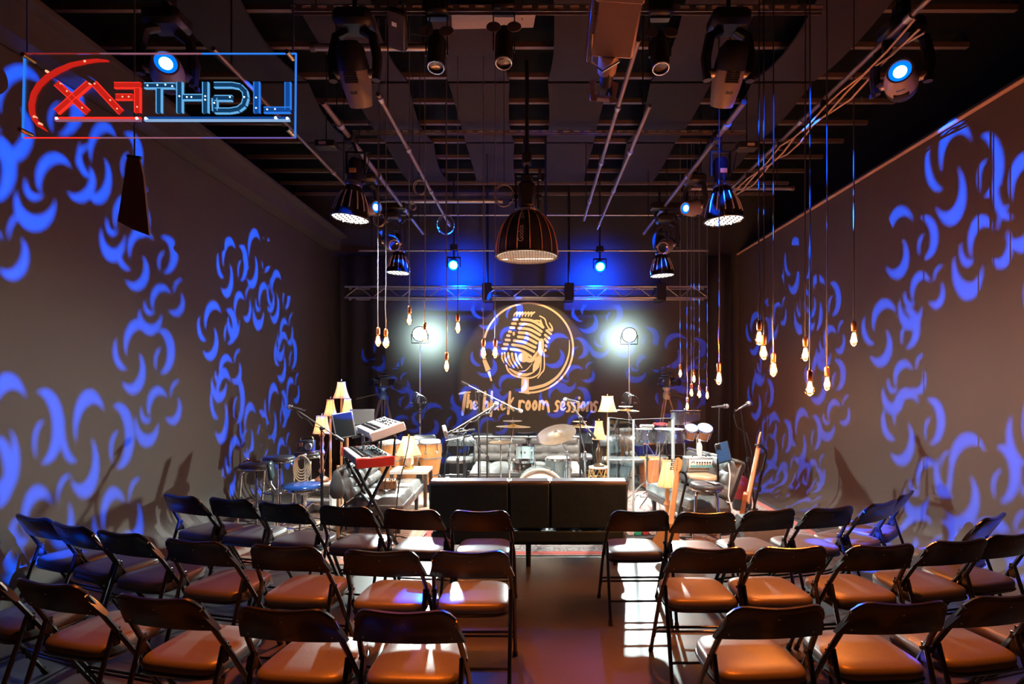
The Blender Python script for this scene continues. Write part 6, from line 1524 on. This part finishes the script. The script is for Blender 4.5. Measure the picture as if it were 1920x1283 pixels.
blob('grille_print', [([(x, 262), (x+8, 240), (x+32, 222)], [8, 18, 14]) for x in (608, 634, 660, 686, 714, 742, 768)]
     + [([(a, b), (c, d)], 24) for a, b, c, d in ((610, 290, 640, 290), (595, 328, 625, 328), (580, 365, 612, 366), (566, 402, 580, 403), (550, 438, 566, 440), (536, 478, 568, 480), (520, 518, 550, 520), (504, 557, 540, 560))] + [([(608, 414), (608, 428)], 22)]
     + [(p, 25) for p in ([(682, 290), (780, 302), (880, 362)], [(666, 330), (770, 342), (864, 402)], [(652, 370), (755, 382), (850, 432)], [(658, 410), (745, 422), (836, 472)], [(650, 450), (730, 462), (818, 508)], [(612, 485), (700, 500), (806, 548)], [(596, 525), (690, 538), (794, 586)], [(582, 565), (680, 580), (765, 632)])]
     + [(p, 22) for p in ([(912, 392), (952, 424)], [(898, 432), (936, 464)], [(896, 470), (922, 500)], [(902, 528), (910, 538)], [(900, 572), (901, 577)])]
     + [([(500, 600), (500, 650), (518, 692)], [14, 16, 6]), ([(524, 600), (532, 660), (575, 722)], [18, 20, 8]), ([(556, 602), (566, 662), (612, 738)], [20, 22, 8]), ([(592, 606), (602, 662), (650, 740)], [22, 22, 8]), ([(625, 610), (640, 668), (686, 738)], [22, 22, 8])])
blob('body_print', [([(850, 258), (895, 285), (912, 335), (935, 372), (962, 384)], 12), ([(938, 322), (962, 362), (962, 395), (925, 380)], [10, 14, 14, 8]), ([(790, 298), (845, 305), (880, 345)], [6, 20, 6]), ([(858, 288), (862, 330)], [6, 26]),
     ([(862, 488), (860, 560), (838, 640), (815, 720), (790, 770)], [48, 52, 46, 60, 16]), ([(690, 640), (700, 645)], 84), ([(700, 640), (770, 668), (835, 590)], [50, 40, 30]), ([(888, 585), (890, 740), (860, 790), (830, 832)], [10, 12, 12, 10]),
     ([(538, 715), (562, 770), (620, 812), (720, 832), (800, 820), (850, 770), (862, 640)], [16, 18, 18, 16, 14, 12, 10]), ([(568, 745), (640, 788), (720, 802), (800, 775)], [10, 30, 28, 4]), ([(655, 768), (720, 760), (780, 695)], [4, 10, 4])])
LET = [('T', [([(104, 978), (150, 968), (204, 962)], [14, 18, 10]), ([(162, 968), (148, 1060), (134, 1170)], [20, 24, 18])]),
 ('h', [([(190, 985), (178, 1100)], [18, 20]), ([(180, 1085), (198, 1048), (212, 1052), (214, 1112)], [10, 16, 18, 18])]),
 ('e', [([(234, 1092), (258, 1082), (266, 1058), (250, 1046), (234, 1072), (236, 1108), (256, 1116), (280, 1098)], [12, 14, 14, 16, 20, 20, 16, 8])]),
 ('b', [([(344, 962), (336, 1050), (330, 1126)], [18, 22, 20]), ([(336, 1085), (356, 1052), (372, 1072), (362, 1110), (334, 1128)], [10, 18, 20, 18, 14])]),
 ('l', [([(406, 958), (400, 1080), (396, 1182)], [16, 22, 18])]),
 ('a', [([(458, 1062), (436, 1056), (422, 1092), (434, 1120), (456, 1092)], [14, 18, 20, 18, 12]), ([(460, 1056), (456, 1100), (466, 1126)], [14, 18, 14])]),
 ('c', [([(524, 1068), (508, 1056), (492, 1088), (502, 1122), (528, 1112)], [14, 18, 20, 18, 12])]),
 ('k', [([(574, 960), (566, 1060), (556, 1162)], [16, 22, 18]), ([(604, 1016), (584, 1050), (564, 1078)], [12, 16, 14]), ([(570, 1072), (584, 1100), (606, 1132)], [14, 18, 14])]),
 ('r', [([(664, 1046), (658, 1126)], [20, 20]), ([(662, 1078), (682, 1044), (704, 1056)], [10, 18, 18])]),
 ('o', [([(742, 1046), (724, 1086), (736, 1124), (756, 1096), (752, 1056), (742, 1046)], 19)]),
 ('o', [([(804, 1046), (786, 1086), (798, 1124), (818, 1096), (814, 1056), (804, 1046)], 19)]),
 ('m', [([(852, 1050), (844, 1124)], 20), ([(850, 1078), (868, 1044), (882, 1062), (878, 1118)], [10, 18, 20, 18]), ([(882, 1078), (904, 1048), (920, 1070), (932, 1142)], [10, 18, 20, 18])]),
 ('s', [([(1030, 1054), (1012, 1046), (998, 1070), (1014, 1096), (1008, 1132), (984, 1138)], [14, 18, 18, 18, 18, 12])]),
 ('e', [([(1046, 1098), (1070, 1088), (1078, 1064), (1062, 1052), (1046, 1078), (1050, 1116), (1068, 1124), (1088, 1108)], [12, 14, 14, 16, 20, 20, 16, 8])]),
 ('s', [([(1140, 1056), (1122, 1050), (1108, 1074), (1124, 1098), (1118, 1134), (1096, 1142)], [14, 18, 18, 18, 18, 12])]),
 ('s', [([(1188, 1056), (1170, 1050), (1156, 1074), (1172, 1100), (1166, 1136), (1146, 1144)], [14, 18, 18, 18, 18, 12])]),
 ('i', [([(1210, 1060), (1204, 1134)], 20), ([(1214, 1014), (1214, 1020)], 20)]),
 ('o', [([(1250, 1056), (1232, 1094), (1244, 1130), (1264, 1102), (1260, 1066), (1250, 1056)], 19)]),
 ('n', [([(1294, 1060), (1286, 1134)], 20), ([(1292, 1086), (1312, 1054), (1326, 1072), (1326, 1140)], [10, 18, 20, 18])]),
 ('s', [([(1382, 1060), (1366, 1052), (1350, 1078), (1368, 1104), (1360, 1140), (1338, 1146)], [14, 18, 18, 18, 18, 12])])]
for ch, st in LET: blob('letter', st)

# ------------------------------------------------------------------ mirrored edge-lit acrylic sign near the seats
SY = 2.05; t = thing('acrylic_sign', 'clear acrylic sign with red and blue glowing mirrored letters hung at the upper left', 'sign', at(297, 180, SY))
Ts = basis((1, 0, 0), (0, 0, 1), (0, -1, 0), (0, SY, 0)); ks = SY/1000/2.984
def ws_(x, y): q = at(x/2.984, y/2.984, SY); return (q.x, q.z)
c = [ws_(*q) for q in ((128, 770), (1652, 770), (1656, 296), (138, 304))]
m = MB(); m.prism(c, .006, Ts); pane = m.build('acrylic_pane', mat_glass('sign_acrylic', (.97, .97, .98), .10), t, org=t.location, smooth=0)
red_e = mat_emit('red_edge_glow', (1.0, .035, .02), 1.0); blue_e = mat_emit('blue_edge_glow', (.03, .25, 1.0), .85); cyan_e = mat_emit('ice_blue_glow', (.16, .52, .95), .85); pink_e = mat_emit('pink_edge_glow', (.62, .22, .34), .45); dot_e = mat_emit('led_dot', (.75, .95, 1.0), 2.2); dot_r = mat_emit('warm_led_dot', (1, .35, .2), 1.6); dim_r = mat_emit('dim_red_edge', (.45, .03, .03), .55); vio_e = mat_emit('violet_edge', (.25, .16, .62), .6)
def sstroke(name, pts, w, mt, t_=.009, label=None):
    m = MB(); m.ribbon([ws_(*p) for p in pts], [q*ks for q in w] if isinstance(w, (list, tuple)) else w*ks, t_, Ts); return m.build(name, mt, t, label, org=t.location, smooth=0)
for (a, b), mt in (((c[0], c[3]), blue_e), ((c[1], c[2]), blue_e)):
    m = MB(); m.ribbon([a, b], .005, .0065, Ts); m.build('lit_edge', mt, t, org=t.location, smooth=0)
for y, m3 in ((299, (dim_r, pink_e, blue_e)), (770, (red_e, pink_e, vio_e))):
    for (x0, x1), mt in zip(((136, 560), (560, 1130), (1130, 1655)), m3):
        m = MB(); m.ribbon([ws_(x0, y), ws_(x1, y)], .003, .0065, Ts); m.build('lit_edge', mt, t, org=t.location, smooth=0)
def outl(name, segs, w, mt, edge, dots=(), dm=None):
    """one letter: frosted strokes with brighter borders"""
    m = MB()
    for p in segs: m.ribbon([ws_(*q) for q in p], w*ks, .008, Ts)
    L = m.build(name, mt, t, org=t.location, smooth=0); m = MB()
    for p in segs:
        for i in range(len(p)-1):
            a, b = V(p[i]), V(p[i+1]); d = (b-a).normalized(); n = V((-d.y, d.x))*w*.5
            for s in (-1, 1): m.ribbon([ws_(*(a+n*s)), ws_(*(b+n*s))], 5*ks, .0095, Ts)
    m.build('border', edge, L, org=(0, 0, 0) if False else t.location, smooth=0)
    m = MB()
    for d in dots: 
        q = ws_(*d); m.prism([(q[0]+4.5*ks*math.cos(2*PI*k/8), q[1]+4.5*ks*math.sin(2*PI*k/8)) for k in range(8)], .011, Ts)
    if dots: m.build('led', dm or dot_e, L, org=t.location, smooth=0)
rf = mat_emit('red_letter', (.75, .020, .012), .75); bf = mat_emit('blue_letter', (.012, .08, .22), .55); bf2 = mat_emit('deep_blue_letter', (.01, .09, .42), .7)
outl('letter', [[(318, 466), (490, 626)], [(500, 466), (318, 626)]], 32, rf, red_e, ((345, 470), (380, 512), (465, 605), (505, 470)), dot_r)
outl('letter', [[(528, 466), (676, 626)]], 32, rf, red_e, ((535, 470), (622, 562), (660, 610)), dot_r)
outl('letter', [[(642, 478), (788, 478)], [(772, 490), (772, 630)], [(650, 543), (744, 543)]], 30, rf, red_e, ((690, 543), (725, 543), (772, 600)), dot_r)
outl('letter', [[(810, 480), (980, 480)], [(892, 495), (892, 632)]], 28, bf, cyan_e, ((830, 480), (885, 478), (930, 476), (968, 484)))
outl('letter', [[(1008, 460), (1008, 632)], [(1152, 460), (1152, 632)], [(1022, 545), (1138, 545)]], 30, bf, cyan_e, ((1008, 540), (1050, 545), (1075, 545), (1152, 540), (1152, 560)))
outl('letter', [[(1200, 476), (1300, 476), (1345, 485), (1372, 512), (1378, 548), (1366, 588), (1335, 612), (1290, 620), (1205, 620), (1203, 550), (1302, 550)]], 28, bf, cyan_e, ((1203, 578), (1290, 545), (1370, 545)))
outl('letter', [[(1438, 458), (1438, 632)]], 30, bf2, blue_e, ((1436, 548), (1436, 606)))
outl('letter', [[(1612, 460), (1612, 612)], [(1626, 616), (1478, 616)]], 30, bf2, blue_e, ((1498, 614), (1542, 612)))
sstroke('swoosh', [(608, 340), (545, 337), (480, 345), (400, 362), (325, 395), (265, 432), (220, 475), (190, 525), (177, 585), (180, 630), (195, 668), (220, 702), (262, 732)], [5, 14, 18, 22, 26, 27, 27, 26, 26, 25, 22, 18, 5], rf)
for q in ((480, 345), (265, 400), (197, 655), (226, 692)):
    e = ws_(*q); m = MB(); m.prism([(e[0]+7*ks*math.cos(2*PI*k/8), e[1]+7*ks*math.sin(2*PI*k/8)) for k in range(8)], .011, Ts); m.build('led', dot_r, t, org=t.location, smooth=0)
sstroke('underline', [(310, 660), (790, 660)], 9, red_e); sstroke('underline', [(310, 673), (790, 673)], 9, pink_e)
sstroke('underline', [(810, 658), (1622, 658)], 7, bf2); sstroke('underline', [(810, 673), (1622, 673)], 10, mat_emit('pale_blue_line', (.30, .52, .85), .8))
for q in ((322, 664), (770, 664), (820, 664), (1545, 661), (1610, 664)):
    e = ws_(*q); m = MB(); m.prism([(e[0]+8*ks*math.cos(2*PI*k/8), e[1]+8*ks*math.sin(2*PI*k/8)) for k in range(8)], .011, Ts); m.build('led', dot_e, t, org=t.location, smooth=0)
for q in ((166, 328), (150, 742), (1624, 312), (1624, 738)):
    e = ws_(*q); m = MB(); m.cyl((e[0], SY-.03, e[1]), (e[0], SY+.02, e[1]), .009, n=10); m.build('standoff', brass, t, org=t.location)
for q in ((152, 300), (1640, 298)):
    e = ws_(*q); m = MB(); m.cyl((e[0], SY, e[1]), (e[0], SY, 5.1), .003, n=5); m.build('hanging_wire', M('blue_wire', (.10, .14, .5), .3, .6), t, org=t.location)
